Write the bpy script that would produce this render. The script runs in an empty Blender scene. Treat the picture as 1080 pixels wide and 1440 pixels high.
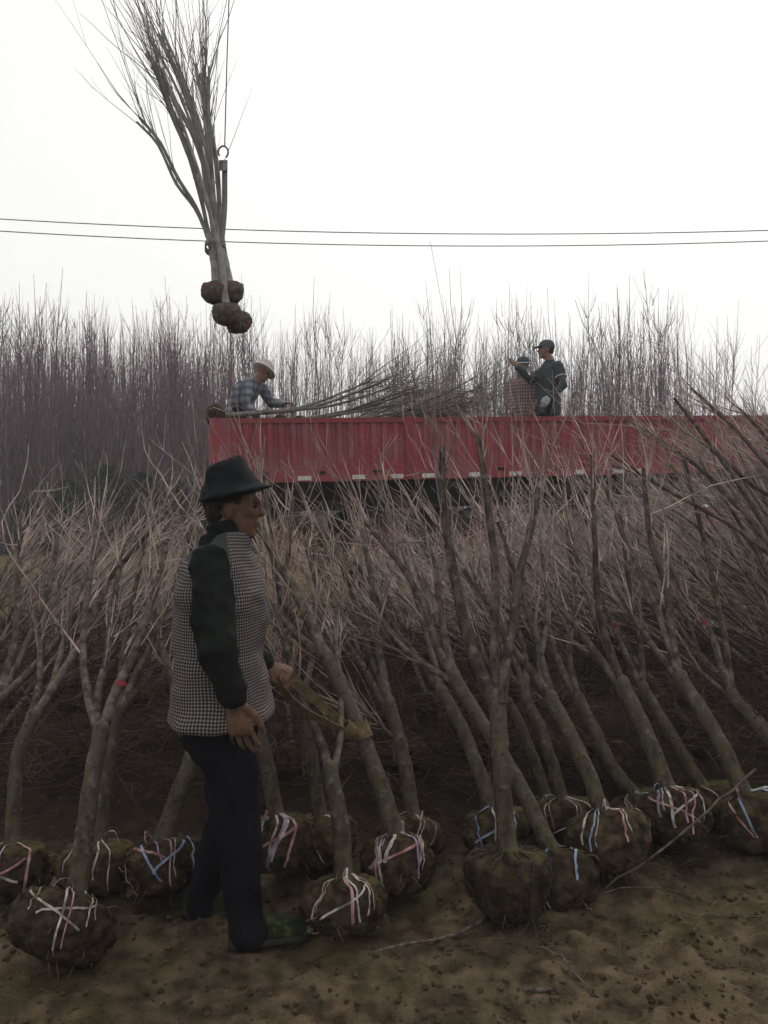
import bpy, bmesh, math, random
import numpy as np
from mathutils import Vector, Matrix, noise

scene = bpy.context.scene
COL = scene.collection
R_ = math.radians

# ------------------------------------------------------------------ camera
F = 1120.0            # focal length in photograph pixels (1080 x 1440)
HOR = 705.0           # row of the horizon in the photograph
CAMZ = 1.5
cam_d = bpy.data.cameras.new("camera")
cam = bpy.data.objects.new("camera", cam_d)
COL.objects.link(cam)
cam.location = (0, 0, CAMZ)
cam.rotation_euler = (R_(90), 0, 0)
cam_d.sensor_width = 36.0
cam_d.lens = F / 1440.0 * 36.0
cam_d.shift_y = (HOR - 720.0) / 1440.0
cam_d.clip_start = 0.05
cam_d.clip_end = 2000
scene.camera = cam

# ------------------------------------------------------------------ sky and sun
SUN_EL, SUN_AZ = R_(48), R_(16)      # azimuth from +Y (ahead) towards +X (right)
world = bpy.data.worlds.new("World")
scene.world = world
world.use_nodes = True
nt = world.node_tree
nt.nodes.clear()
n_out = nt.nodes.new("ShaderNodeOutputWorld")
n_bg = nt.nodes.new("ShaderNodeBackground")
n_sky = nt.nodes.new("ShaderNodeTexSky")
n_sky.sky_type = 'NISHITA'
n_sky.sun_disc = False
n_sky.sun_elevation = SUN_EL
n_sky.sun_rotation = SUN_AZ
n_sky.air_density = 1.0
n_sky.dust_density = 6.0
n_hs = nt.nodes.new("ShaderNodeHueSaturation")
n_hs.inputs["Saturation"].default_value = 0.12
n_mix = nt.nodes.new("ShaderNodeMix")
n_mix.data_type = 'RGBA'
n_mix.inputs["Factor"].default_value = 0.80
n_mix.inputs[7].default_value = (11.1, 11.1, 10.7, 1)       # the even cloud layer
nt.links.new(n_sky.outputs[0], n_hs.inputs["Color"])
nt.links.new(n_hs.outputs[0], n_mix.inputs[6])
nt.links.new(n_mix.outputs[2], n_bg.inputs["Color"])
n_bg.inputs["Strength"].default_value = 0.1
nt.links.new(n_bg.outputs[0], n_out.inputs["Surface"])

sun_d = bpy.data.lights.new("sun", 'SUN')
sun_d.energy = 1.5
sun_d.angle = R_(14)
sun_d.color = (1.0, 0.96, 0.9)
sun = bpy.data.objects.new("sun", sun_d)
COL.objects.link(sun)
sdir = Vector((math.sin(SUN_AZ) * math.cos(SUN_EL), math.cos(SUN_AZ) * math.cos(SUN_EL), math.sin(SUN_EL)))
sun.rotation_euler = sdir.to_track_quat('Z', 'Y').to_euler()
sun.location = sdir * 30

scene.view_settings.view_transform = 'Standard'
scene.view_settings.look = 'None'
scene.view_settings.exposure = 0.0
scene.view_settings.gamma = 1.0
scene.view_settings.use_curve_mapping = False
scene.cycles.use_denoising = True
scene.cycles.max_bounces = 6
scene.cycles.diffuse_bounces = 3
scene.cycles.transparent_max_bounces = 4


# ------------------------------------------------------------------ helpers
def px(x, y, d):
    """photograph pixel at a known distance d in front of the camera"""
    return np.array([(x - 540.0) * d / F, d, CAMZ - (y - HOR) * d / F])


def gd(y, z=0.0):
    """distance of a ground point seen at row y"""
    return (CAMZ - z) * F / (y - HOR)


def unit(v):
    v = np.asarray(v, float)
    n = np.linalg.norm(v)
    return v / n if n > 1e-9 else v


class MB:
    """collects shapes into one mesh"""

    def __init__(self):
        self.v, self.q, self.t, self.qm, self.tm, self.n = [], [], [], [], [], 0

    def add(self, verts, quads=None, tris=None, m=0):
        verts = np.asarray(verts, float).reshape(-1, 3)
        if quads is not None and len(quads):
            a = np.asarray(quads, np.int64).reshape(-1, 4) + self.n
            self.q.append(a)
            self.qm.append(np.full(len(a), m))
        if tris is not None and len(tris):
            a = np.asarray(tris, np.int64).reshape(-1, 3) + self.n
            self.t.append(a)
            self.tm.append(np.full(len(a), m))
        self.v.append(verts)
        self.n += len(verts)

    def rings(self, rings, cap=True, m=0, capm=None, close=True):
        """rings: (n,k,3) loft"""
        rings = np.asarray(rings, float)
        n, k = rings.shape[:2]
        i = np.arange(n - 1)[:, None] * k
        j = np.arange(k if close else k - 1)[None, :]
        j2 = (j + 1) % k
        quads = np.stack([i + j, i + j2, i + k + j2, i + k + j], -1).reshape(-1, 4)
        self.add(rings.reshape(-1, 3), quads, m=m)
        if cap:
            for e, fl in ((0, True), (n - 1, False)):
                r = rings[e]
                c = r.mean(0)
                vv = np.vstack([r, c])
                a = np.arange(k)
                b = (a + 1) % k
                tr = np.stack([b, a, np.full(k, k)], -1) if fl else np.stack([a, b, np.full(k, k)], -1)
                self.add(vv, tris=tr, m=(m if capm is None or fl else capm))

    def tube(self, P, R, k=6, cap=True, m=0, capm=None, rough=0.0, rng=None):
        P = np.asarray(P, float)
        R = np.broadcast_to(np.asarray(R, float), (len(P),))
        T = np.gradient(P, axis=0)
        T /= np.maximum(np.linalg.norm(T, axis=1, keepdims=True), 1e-9)
        d = P[-1] - P[0]
        ax = int(np.argmin(np.abs(d)))
        ref = np.zeros(3)
        ref[ax] = 1
        U = np.cross(T, ref)
        U /= np.maximum(np.linalg.norm(U, axis=1, keepdims=True), 1e-9)
        V = np.cross(T, U)
        a = np.arange(k) * 2 * math.pi / k
        rr = R[:, None] * np.ones((1, k))
        if rough and rng is not None:
            rr = rr * (1 + rough * rng.standard_normal(rr.shape))
        ring = P[:, None, :] + rr[..., None] * (np.cos(a)[None, :, None] * U[:, None, :] + np.sin(a)[None, :, None] * V[:, None, :])
        self.rings(ring, cap, m, capm)

    def el(self, P, A, B, k=20, m=0, power=1.0):
        """elliptic loft: centres P, half axes A and B (vectors)"""
        P, A, B = (np.asarray(x, float) for x in (P, A, B))
        a = np.arange(k) * 2 * math.pi / k
        ca, sa = np.cos(a), np.sin(a)
        if power != 1.0:
            ca = np.sign(ca) * np.abs(ca) ** power
            sa = np.sign(sa) * np.abs(sa) ** power
        ring = P[:, None, :] + ca[None, :, None] * A[:, None, :] + sa[None, :, None] * B[:, None, :]
        self.rings(ring, True, m)

    def ball(self, c, a, b, cc, k=12, n=8, m=0):
        c, a, b, cc = (np.asarray(x, float) for x in (c, a, b, cc))
        th = np.linspace(0.12, math.pi - 0.12, n)
        ph = np.arange(k) * 2 * math.pi / k
        ring = c + np.sin(th)[:, None, None] * (np.cos(ph)[None, :, None] * a + np.sin(ph)[None, :, None] * b) - np.cos(th)[:, None, None] * cc
        self.rings(ring, True, m)

    def capsule(self, P, R, k=12, m=0):
        """tube with rounded ends"""
        P = np.asarray(P, float)
        R = np.broadcast_to(np.asarray(R, float), (len(P),))
        d0, d1 = unit(P[0] - P[1]), unit(P[-1] - P[-2])
        Q = np.vstack([P[0] + d0 * R[0] * 0.95, P[0] + d0 * R[0] * 0.6, P, P[-1] + d1 * R[-1] * 0.6, P[-1] + d1 * R[-1] * 0.95])
        RR = np.concatenate([[R[0] * 0.25, R[0] * 0.8], R, [R[-1] * 0.8, R[-1] * 0.25]])
        self.tube(Q, RR, k, m=m)

    def box(self, x0, x1, y0, y1, z0, z1, m=0):
        v = [(x, y, z) for z in (z0, z1) for y in (y0, y1) for x in (x0, x1)]
        self.add(v, [(0, 2, 3, 1), (4, 5, 7, 6), (0, 1, 5, 4), (2, 6, 7, 3), (0, 4, 6, 2), (1, 3, 7, 5)], m=m)

    def strip(self, P, W, m=0):
        """flat ribbon: centres P, half width vectors W"""
        P, W = np.asarray(P, float), np.asarray(W, float)
        n = len(P)
        i = np.arange(n - 1)
        self.add(np.vstack([P - W, P + W]), np.stack([i, i + 1, i + 1 + n, i + n], -1), m=m)

    def mesh(self, name, mats, smooth=True):
        me = bpy.data.meshes.new(name)
        V = np.vstack(self.v)
        q = np.vstack(self.q) if self.q else np.zeros((0, 4), np.int64)
        t = np.vstack(self.t) if self.t else np.zeros((0, 3), np.int64)
        me.vertices.add(len(V))
        me.vertices.foreach_set("co", V.ravel())
        nl = q.size + t.size
        me.loops.add(nl)
        me.loops.foreach_set("vertex_index", np.concatenate([q.ravel(), t.ravel()]).astype(np.int32))
        me.polygons.add(len(q) + len(t))
        st = np.concatenate([np.arange(len(q)) * 4, q.size + np.arange(len(t)) * 3]).astype(np.int32)
        me.polygons.foreach_set("loop_start", st)
        mi = np.concatenate([np.concatenate(self.qm) if self.qm else np.zeros(0), np.concatenate(self.tm) if self.tm else np.zeros(0)]).astype(np.int32)
        me.polygons.foreach_set("material_index", mi)
        me.polygons.foreach_set("use_smooth", np.full(len(st), smooth))
        for m in (mats if isinstance(mats, (list, tuple)) else [mats]):
            me.materials.append(m)
        me.update(calc_edges=True)
        me.validate()
        return me

    def build(self, name, mats, parent=None, smooth=True):
        return link(name, self.mesh(name, mats, smooth), parent)


def link(name, data, parent=None):
    o = bpy.data.objects.new(name, data)
    COL.objects.link(o)
    if parent is not None:
        o.parent = parent
    return o


def empty(name, loc, rot=(0, 0, 0)):
    o = bpy.data.objects.new(name, None)
    o.empty_display_size = 0.1
    COL.objects.link(o)
    o.location = loc
    o.rotation_euler = rot
    return o


def tag(o, label=None, cat=None, group=None, kind=None):
    for k, v in (("label", label), ("category", cat), ("group", group), ("kind", kind)):
        if v:
            o[k] = v
    return o


def remesh(mb, voxel, smooth=3, wrinkle=0.0, wscale=9.0, stretch=(1, 1, 1), seed=0.0):
    """merge overlapping closed shapes into one continuous surface"""
    o = mb.build("tmp", [])
    md = o.modifiers.new("r", 'REMESH')
    md.mode = 'VOXEL'
    md.voxel_size = voxel
    if smooth:
        ms = o.modifiers.new("s", 'SMOOTH')
        ms.factor = 0.5
        ms.iterations = smooth
    dg = bpy.context.evaluated_depsgraph_get()
    ev = o.evaluated_get(dg)
    me = bpy.data.meshes.new_from_object(ev)
    bpy.data.objects.remove(o)
    if wrinkle:
        n = len(me.vertices)
        co = np.empty(n * 3)
        no = np.empty(n * 3)
        me.vertices.foreach_get("co", co)
        me.vertex_normals.foreach_get("vector", no)
        co, no = co.reshape(-1, 3), no.reshape(-1, 3)
        w = np.array([noise.noise(Vector((c[0] * wscale * stretch[0] + seed, c[1] * wscale * stretch[1], c[2] * wscale * stretch[2]))) +
                      0.5 * noise.noise(Vector((c[0] * 2.3 * wscale * stretch[0], c[1] * 2.3 * wscale * stretch[1] + seed, c[2] * 2.3 * wscale * stretch[2]))) for c in co])
        co += no * (w * wrinkle)[:, None]
        me.vertices.foreach_set("co", co.ravel())
        me.update()
    me.polygons.foreach_set("use_smooth", np.full(len(me.polygons), True))
    return me


def resample(P, n):
    """smooth polyline through P with n points (Catmull-Rom)"""
    P = np.asarray(P, float)
    if len(P) == 2:
        return P[0] + np.linspace(0, 1, n)[:, None] * (P[1] - P[0])
    Q = np.vstack([2 * P[0] - P[1], P, 2 * P[-1] - P[-2]])
    L = np.concatenate([[0], np.cumsum(np.linalg.norm(np.diff(P, axis=0), axis=1))])
    s = np.linspace(0, L[-1], n)
    out = []
    for x in s:
        i = min(max(int(np.searchsorted(L, x, side='right')) - 1, 0), len(P) - 2)
        t = (x - L[i]) / max(L[i + 1] - L[i], 1e-9)
        p0, p1, p2, p3 = Q[i:i + 4]
        out.append(0.5 * ((2 * p1) + (p2 - p0) * t + (2 * p0 - 5 * p1 + 4 * p2 - p3) * t * t + (3 * p1 - p0 - 3 * p2 + p3) * t ** 3))
    return np.array(out)


# ------------------------------------------------------------------ materials
def mat(name, c1, c2=None, rough=0.85, scale=8.0, detail=5.0, bump=0.0, bscale=40.0, rand=0.0, spec=0.06, stretch=None, metallic=0.0, lo=0.35, hi=0.65):
    m = bpy.data.materials.new(name)
    m.use_nodes = True
    n, l = m.node_tree.nodes, m.node_tree.links
    b = n["Principled BSDF"]
    b.inputs["Roughness"].default_value = rough
    b.inputs["Specular IOR Level"].default_value = spec
    b.inputs["Metallic"].default_value = metallic
    tc = n.new("ShaderNodeTexCoord")
    src = tc.outputs["Object"]
    if stretch:
        mp = n.new("ShaderNodeMapping")
        mp.inputs["Scale"].default_value = stretch
        l.new(src, mp.inputs["Vector"])
        src = mp.outputs[0]
    c2 = c2 or c1
    nz = n.new("ShaderNodeTexNoise")
    nz.inputs["Scale"].default_value = scale
    nz.inputs["Detail"].default_value = detail
    l.new(src, nz.inputs["Vector"])
    mr = n.new("ShaderNodeMapRange")
    mr.inputs["From Min"].default_value = lo
    mr.inputs["From Max"].default_value = hi
    l.new(nz.outputs["Fac"], mr.inputs["Value"])
    mx = n.new("ShaderNodeMix")
    mx.data_type = 'RGBA'
    mx.inputs[6].default_value = (*c1, 1)
    mx.inputs[7].default_value = (*c2, 1)
    l.new(mr.outputs[0], mx.inputs["Factor"])
    out = mx.outputs[2]
    if rand:
        oi = n.new("ShaderNodeObjectInfo")
        mr2 = n.new("ShaderNodeMapRange")
        mr2.inputs["To Min"].default_value = 1 - rand
        mr2.inputs["To Max"].default_value = 1 + rand
        l.new(oi.outputs["Random"], mr2.inputs["Value"])
        hs = n.new("ShaderNodeHueSaturation")
        l.new(mr2.outputs[0], hs.inputs["Value"])
        l.new(out, hs.inputs["Color"])
        out = hs.outputs[0]
    l.new(out, b.inputs["Base Color"])
    if bump:
        bz = n.new("ShaderNodeTexNoise")
        bz.inputs["Scale"].default_value = bscale
        bz.inputs["Detail"].default_value = 4
        l.new(src, bz.inputs["Vector"])
        bp = n.new("ShaderNodeBump")
        bp.inputs["Strength"].default_value = bump
        bp.inputs["Distance"].default_value = 0.01
        l.new(bz.outputs["Fac"], bp.inputs["Height"])
        l.new(bp.outputs[0], b.inputs["Normal"])
    m["out"] = 0
    return m


def overlay(m, colour, scale, lo, hi, amount=1.0, zrange=None):
    """a second colour in patches (moss, dirt); zrange limits it to an object's own height span"""
    n, l = m.node_tree.nodes, m.node_tree.links
    b = n["Principled BSDF"]
    old = b.inputs["Base Color"].links[0].from_socket
    tc = n.new("ShaderNodeTexCoord")
    nz = n.new("ShaderNodeTexNoise")
    nz.inputs["Scale"].default_value = scale
    nz.inputs["Detail"].default_value = 6
    l.new(tc.outputs["Object"], nz.inputs["Vector"])
    mr = n.new("ShaderNodeMapRange")
    mr.inputs["From Min"].default_value = lo
    mr.inputs["From Max"].default_value = hi
    mr.inputs["To Max"].default_value = amount
    l.new(nz.outputs["Fac"], mr.inputs["Value"])
    fac = mr.outputs[0]
    if zrange:
        sp = n.new("ShaderNodeSeparateXYZ")
        l.new(tc.outputs["Object"], sp.inputs[0])
        mz = n.new("ShaderNodeMapRange")
        mz.inputs["From Min"].default_value = zrange[0]
        mz.inputs["From Max"].default_value = zrange[1]
        l.new(sp.outputs["Z"], mz.inputs["Value"])
        mu = n.new("ShaderNodeMath")
        mu.operation = 'MULTIPLY'
        l.new(fac, mu.inputs[0])
        l.new(mz.outputs[0], mu.inputs[1])
        fac = mu.outputs[0]
    mx = n.new("ShaderNodeMix")
    mx.data_type = 'RGBA'
    l.new(fac, mx.inputs["Factor"])
    l.new(old, mx.inputs[6])
    mx.inputs[7].default_value = (*colour, 1)
    l.new(mx.outputs[2], b.inputs["Base Color"])
    return m


M_BARK = mat("bark", (0.031, 0.025, 0.020), (0.092, 0.075, 0.059), 0.9, 34, 8, 0.6, 120, 0.22, stretch=(1, 1, 0.35))
overlay(M_BARK, (0.105, 0.092, 0.046), 9, 0.42, 0.64, 0.7, (0.55, 0.05))
overlay(M_BARK, (0.102, 0.080, 0.068), 30, -1.0, 0.0, 0.75, (0.15, 0.5))
overlay(M_BARK, (0.150, 0.138, 0.115), 26, 0.56, 0.66, 0.6)
overlay(M_BARK, (0.020, 0.016, 0.013), 55, 0.60, 0.68, 0.7)
M_LIMB = mat("limb_bark", (0.042, 0.033, 0.028), (0.125, 0.099, 0.085), 0.88, 34, 8, 0.5, 120, 0.25, stretch=(1, 1, 0.4))
overlay(M_LIMB, (0.19, 0.16, 0.14), 24, 0.58, 0.68, 0.6)
overlay(M_LIMB, (0.024, 0.018, 0.015), 60, 0.60, 0.68, 0.7)
M_TWIG = mat("twig_bark", (0.13, 0.096, 0.085), (0.42, 0.335, 0.30), 0.75, 10, 4, 0, 40, 0.25)
M_TAN = mat("tan_twig_bark", (0.19, 0.135, 0.09), (0.40, 0.30, 0.20), 0.8, 10, 4, 0, 40, 0.25)
M_CUT = mat("cut_wood", (0.42, 0.36, 0.26), (0.5, 0.43, 0.33), 0.8, 60, 3)
M_SOILBALL = mat("root_ball_soil", (0.014, 0.009, 0.006), (0.066, 0.046, 0.031), 0.98, 24, 10, 1.0, 60, 0.2)
overlay(M_SOILBALL, (0.07, 0.062, 0.020), 14, 0.45, 0.62, 0.8, (-0.09, -0.01))
M_GLAREBALL = mat("glare_pale_ball_soil", (0.060, 0.045, 0.035), (0.13, 0.10, 0.08), 0.98, 24, 10, 1.0, 60)  # same soil as the other balls, lightened to paint in the sky's glare
M_ROOT = mat("root_fibre", (0.10, 0.07, 0.045), (0.17, 0.12, 0.08), 0.9, 30)
M_RIB_W = mat("ribbon_white", (0.12, 0.10, 0.085), (0.46, 0.44, 0.43), 0.5, 30)
M_RIB_P = mat("ribbon_pink", (0.18, 0.085, 0.085), (0.40, 0.25, 0.25), 0.5, 30)
M_RIB_B = mat("ribbon_blue", (0.08, 0.12, 0.22), (0.28, 0.34, 0.44), 0.5, 25)
M_RIB_V = mat("ribbon_violet", (0.10, 0.07, 0.12), (0.30, 0.25, 0.32), 0.5, 25)
M_PAINT = mat("red_mark_paint", (0.20, 0.025, 0.03), (0.09, 0.035, 0.032), 0.8, 40)
M_ROPE = mat("dark_rope", (0.02, 0.018, 0.016), (0.045, 0.04, 0.035), 0.95, 80)
M_SAPLING = mat("sapling_bark", (0.10, 0.072, 0.088), (0.19, 0.142, 0.17), 0.85, 3, 4, 0, 40, 0.3)
M_HOIST = mat("hoisted_bark", (0.19, 0.175, 0.17), (0.31, 0.29, 0.28), 0.9, 14, 6, 0.2, 70, 0.2)  # bark of the hanging trees, sky glare painted in as a paler colour


# ------------------------------------------------------------------ ground
def vnoise(x, y, seed=0):
    """value noise on arrays"""
    def h(i, j):
        s = np.sin(i * 127.1 + j * 311.7 + seed * 74.7) * 43758.5453
        return s - np.floor(s)
    i, j = np.floor(x), np.floor(y)
    f, g = x - i, y - j
    f = f * f * (3 - 2 * f)
    g = g * g * (3 - 2 * g)
    return (h(i, j) * (1 - f) + h(i + 1, j) * f) * (1 - g) + (h(i, j + 1) * (1 - f) + h(i + 1, j + 1) * f) * g


def sstep(a, b, x):
    t = np.clip((x - a) / (b - a), 0, 1)
    return t * t * (3 - 2 * t)


def ground_h(x, y):
    x, y = np.asarray(x, float), np.asarray(y, float)
    near = 1 - sstep(9, 14, y)
    h = (vnoise(x * 1.3, y * 1.3, 1) - 0.5) * 0.05
    h = h + (vnoise(x * 5, y * 5, 2) - 0.5) * 0.038 * near
    h = h + (vnoise(x * 14, y * 14, 3) - 0.5) * 0.020 * near
    h = h + np.maximum(vnoise(x * 37, y * 37, 4) - 0.45, 0) * 0.034 * near + (vnoise(x * 23, y * 23, 6) - 0.5) * 0.012 * near
    h = h + (vnoise(x * 0.2, y * 0.2, 5) - 0.5) * 0.25 * sstep(12, 30, y)
    # the front row stands at the foot of a low bank of soil
    bk = sstep(3.72, 4.55, y + (vnoise(x * 0.9, y * 0.4, 9) - 0.5) * 0.5) * (1 - sstep(12.5, 14.5, y))
    h = h + bk * (0.34 + (vnoise(x * 3.1, y * 3.1, 11) - 0.5) * 0.14 * near)
    # the track the truck stands on is raised a little
    ty = 9 + (x + 1.95) * 0.227
    w = sstep(-1.6, -0.5, y - ty) * (1 - sstep(3.6, 5.5, y - ty)) * sstep(-4.2, -2.3, x)
    h = h * (1 - w * 0.7) + w * (0.35 + 0.03 * np.clip(x + 1.95, -1, 12))
    return h


def axis(dense0, dense1, step, ends, n):
    d = np.arange(dense0, dense1 + step * 0.5, step)
    lo = dense0 - np.geomspace(step, dense0 - ends[0], n)[::-1]
    hi = dense1 + np.geomspace(step, ends[1] - dense1, n)
    return np.concatenate([lo, d, hi])


gx = axis(-2.3, 2.9, 0.02, (-150, 150), 46)
gy = axis(1.6, 5.2, 0.02, (-60, 180), 54)
GX, GY = np.meshgrid(gx, gy)
GZ = ground_h(GX, GY)
nx, ny = len(gx), len(gy)
i = np.arange(ny - 1)[:, None] * nx
j = np.arange(nx - 1)[None, :]
g = MB()
g.add(np.stack([GX, GY, GZ], -1).reshape(-1, 3), np.stack([i + j, i + j + 1, i + nx + j + 1, i + nx + j], -1).reshape(-1, 4))
M_GROUND = mat("soil", (0.030, 0.021, 0.013), (0.108, 0.080, 0.050), 0.97, 11, 12, 1.0, 90, lo=0.36, hi=0.66)
overlay(M_GROUND, (0.105, 0.074, 0.043), 1.4, 0.54, 0.68, 0.7)
overlay(M_GROUND, (0.050, 0.045, 0.018), 2.6, 0.52, 0.66, 0.6)
overlay(M_GROUND, (0.022, 0.016, 0.011), 9.0, 0.57, 0.68, 0.6)
# shade among the trees painted into the soil colour, from furrow over the bank
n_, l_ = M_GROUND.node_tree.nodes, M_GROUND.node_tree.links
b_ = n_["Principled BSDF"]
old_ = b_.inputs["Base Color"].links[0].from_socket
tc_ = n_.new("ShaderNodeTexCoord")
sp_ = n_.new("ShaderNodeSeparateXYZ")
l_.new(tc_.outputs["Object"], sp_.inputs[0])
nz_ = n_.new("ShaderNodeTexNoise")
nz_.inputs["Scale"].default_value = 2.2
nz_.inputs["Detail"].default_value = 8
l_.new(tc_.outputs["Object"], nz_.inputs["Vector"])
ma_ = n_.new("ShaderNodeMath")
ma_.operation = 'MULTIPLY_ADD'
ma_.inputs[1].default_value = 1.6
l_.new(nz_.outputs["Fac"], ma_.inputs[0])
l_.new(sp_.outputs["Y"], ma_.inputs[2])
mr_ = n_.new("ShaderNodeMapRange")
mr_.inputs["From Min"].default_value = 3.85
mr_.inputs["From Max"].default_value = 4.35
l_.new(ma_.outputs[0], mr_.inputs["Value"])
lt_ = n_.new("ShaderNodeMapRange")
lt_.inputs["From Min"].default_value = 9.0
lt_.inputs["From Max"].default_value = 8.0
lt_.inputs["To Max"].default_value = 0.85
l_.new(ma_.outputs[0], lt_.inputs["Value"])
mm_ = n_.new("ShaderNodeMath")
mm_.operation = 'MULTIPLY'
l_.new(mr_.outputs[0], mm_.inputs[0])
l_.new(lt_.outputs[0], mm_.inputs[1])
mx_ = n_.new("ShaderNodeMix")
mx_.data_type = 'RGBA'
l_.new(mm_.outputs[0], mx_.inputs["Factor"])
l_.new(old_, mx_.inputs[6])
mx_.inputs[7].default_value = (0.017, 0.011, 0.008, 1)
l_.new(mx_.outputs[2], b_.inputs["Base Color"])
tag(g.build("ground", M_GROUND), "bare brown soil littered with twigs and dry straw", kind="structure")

rng = np.random.default_rng(7)

# clods and straw on the soil, nobody could count them
cl = MB()
ico = bmesh.new()
bmesh.ops.create_icosphere(ico, subdivisions=1, radius=1)
IV = np.array([v.co[:] for v in ico.verts])
IT = np.array([[v.index for v in f.verts] for f in ico.faces])
ico.free()
for k in range(9500):
    y = 1.9 + 2.9 * rng.random() ** 1.3
    x = rng.uniform(-0.55, 0.6) * y
    s = 0.002 + 0.011 * rng.random() ** 4
    p = np.array([x, y, float(ground_h(x, y)) + s * 0.25])
    cl.add(p + IV * s * rng.uniform(0.6, 1.35, (len(IV), 1)) * [1, 1, 0.7], tris=IT)
M_CLOD = mat("clod_soil", (0.028, 0.019, 0.013), (0.075, 0.054, 0.035), 0.98, 5, 6, 0.5, 80)
tag(cl.build("soil_clods", M_CLOD, smooth=False), "small clods of brown soil scattered over the ground", "soil", kind="stuff")

st = MB()
for k in range(1500):
    y = 1.9 + 2.6 * rng.random()
    x = rng.uniform(-0.55, 0.6) * y
    if vnoise(np.array([x * 1.6]), np.array([y * 1.6]), 8)[0] < 0.42:
        continue
    a = rng.uniform(0, 6.28)
    L = rng.uniform(0.02, 0.09)
    z = float(ground_h(x, y))
    P = np.array([[x, y, z + 0.004], [x + math.cos(a) * L * 0.5, y + math.sin(a) * L * 0.5, z + rng.uniform(0.008, 0.025)], [x + math.cos(a + 0.3) * L, y + math.sin(a + 0.3) * L, z + rng.uniform(0.003, 0.02)]])
    st.tube(P, [0.0009, 0.001, 0.0006], 3, cap=False)
M_STRAW = mat("straw", (0.06, 0.048, 0.028), (0.17, 0.135, 0.08), 0.9, 2, 3)
tag(st.build("straw_litter", M_STRAW), "fine dry straw and grass bits lying on the soil", "straw", kind="stuff")

# dry grass on the field edge in front of the thicket
gr = MB()
for k in range(15000):
    y = rng.uniform(13.5, 20)
    x = rng.uniform(-0.55, 0.3) * y
    z = float(ground_h(x, y))
    H = rng.uniform(0.08, 0.32)
    dx, dy = rng.normal(0, 0.09, 2)
    gr.strip([[x, y, z - 0.01], [x + dx * 0.5, y + dy * 0.5, z + H * 0.6], [x + dx, y + dy, z + H]], [[0.012, 0, 0], [0.009, 0, 0], [0.001, 0, 0]])
M_DRYGRASS = mat("dry_grass", (0.13, 0.12, 0.045), (0.26, 0.21, 0.10), 0.9, 0.7, 3)
tag(gr.build("grass", M_DRYGRASS), "yellowish dry grass along the field edge before the thicket", "grass", kind="stuff")


# ------------------------------------------------------------------ nursery trees
def whip(mb, p, d, L, r, rng, up=0.5, m=0, sub=0, k=3, wig=0.065, n=7):
    d = unit(d)
    P = [np.array(p, float)]
    step = L / (n - 1)
    for q in range(n - 1):
        d = unit(d + np.array([0, 0, up / (n - 1)]) + rng.normal(0, wig, 3))
        P.append(P[-1] + d * step)
    P = np.array(P)
    R = np.linspace(r, max(r * 0.25, 0.0009), n)
    mb.tube(P, R, k, cap=False, m=m)
    for s in range(sub):
        t = int(rng.integers(1, n - 1))
        dd = unit(P[t + 1] - P[t])
        side = unit(np.cross(dd, rng.normal(0, 1, 3)))
        whip(mb, P[t], dd + side * rng.uniform(0.3, 0.7), L * rng.uniform(0.22, 0.5), R[t] * 0.65, rng, up, m, 0, 3, wig, 5)


def twigs_on(mb, P, r0, r1, rng, n, t0=0.3, L=(0.3, 0.8), up=0.55, m=0, r=(0.003, 0.006), spread=(0.15, 0.6), sub=2, bias=None):
    P = np.asarray(P)
    N = len(P)
    for q in range(n):
        t = t0 + (1 - t0) * rng.random() ** 0.75
        f = t * (N - 1.001)
        a = int(f)
        p = P[a] + (P[a + 1] - P[a]) * (f - a)
        d = unit(P[a + 1] - P[a])
        side = unit(np.cross(d, rng.normal(0, 1, 3)))
        dd = d + side * rng.uniform(*spread)
        if bias is not None:
            dd = dd + bias
        whip(mb, p, dd, rng.uniform(*L), rng.uniform(*r), rng, up, m, int(rng.integers(0, sub + 1)))


def limb_mesh(P, r0, r1, rng, n=14, k=8, mats=None, cut=True, name="limb"):
    mb = MB()
    Q = resample(P, n)
    j = rng.normal(0, 1, Q.shape) * (0.05 * np.linspace(r0, r1, n))[:, None]
    j[0] = j[-1] = 0
    R = np.linspace(r0, r1, n) * (1 + 0.03 * rng.standard_normal(n))
    R[0] *= 1.12
    mb.tube(Q + j, R, k, m=0, capm=1 if cut else 0)
    # small stubs where side shoots were cut away
    for s in range(2):
        t = int(rng.integers(2, n - 2))
        d = unit(Q[t + 1] - Q[t])
        sd = unit(np.cross(d, rng.normal(0, 1, 3)))
        mb.tube([Q[t], Q[t] + (sd * 0.8 + d * 0.6) * R[t] * rng.uniform(1.3, 2.2)], [R[t] * 0.36, R[t] * 0.28], 5, m=0)
    return mb.mesh(name, mats or [M_LIMB, M_CUT]), Q


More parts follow.
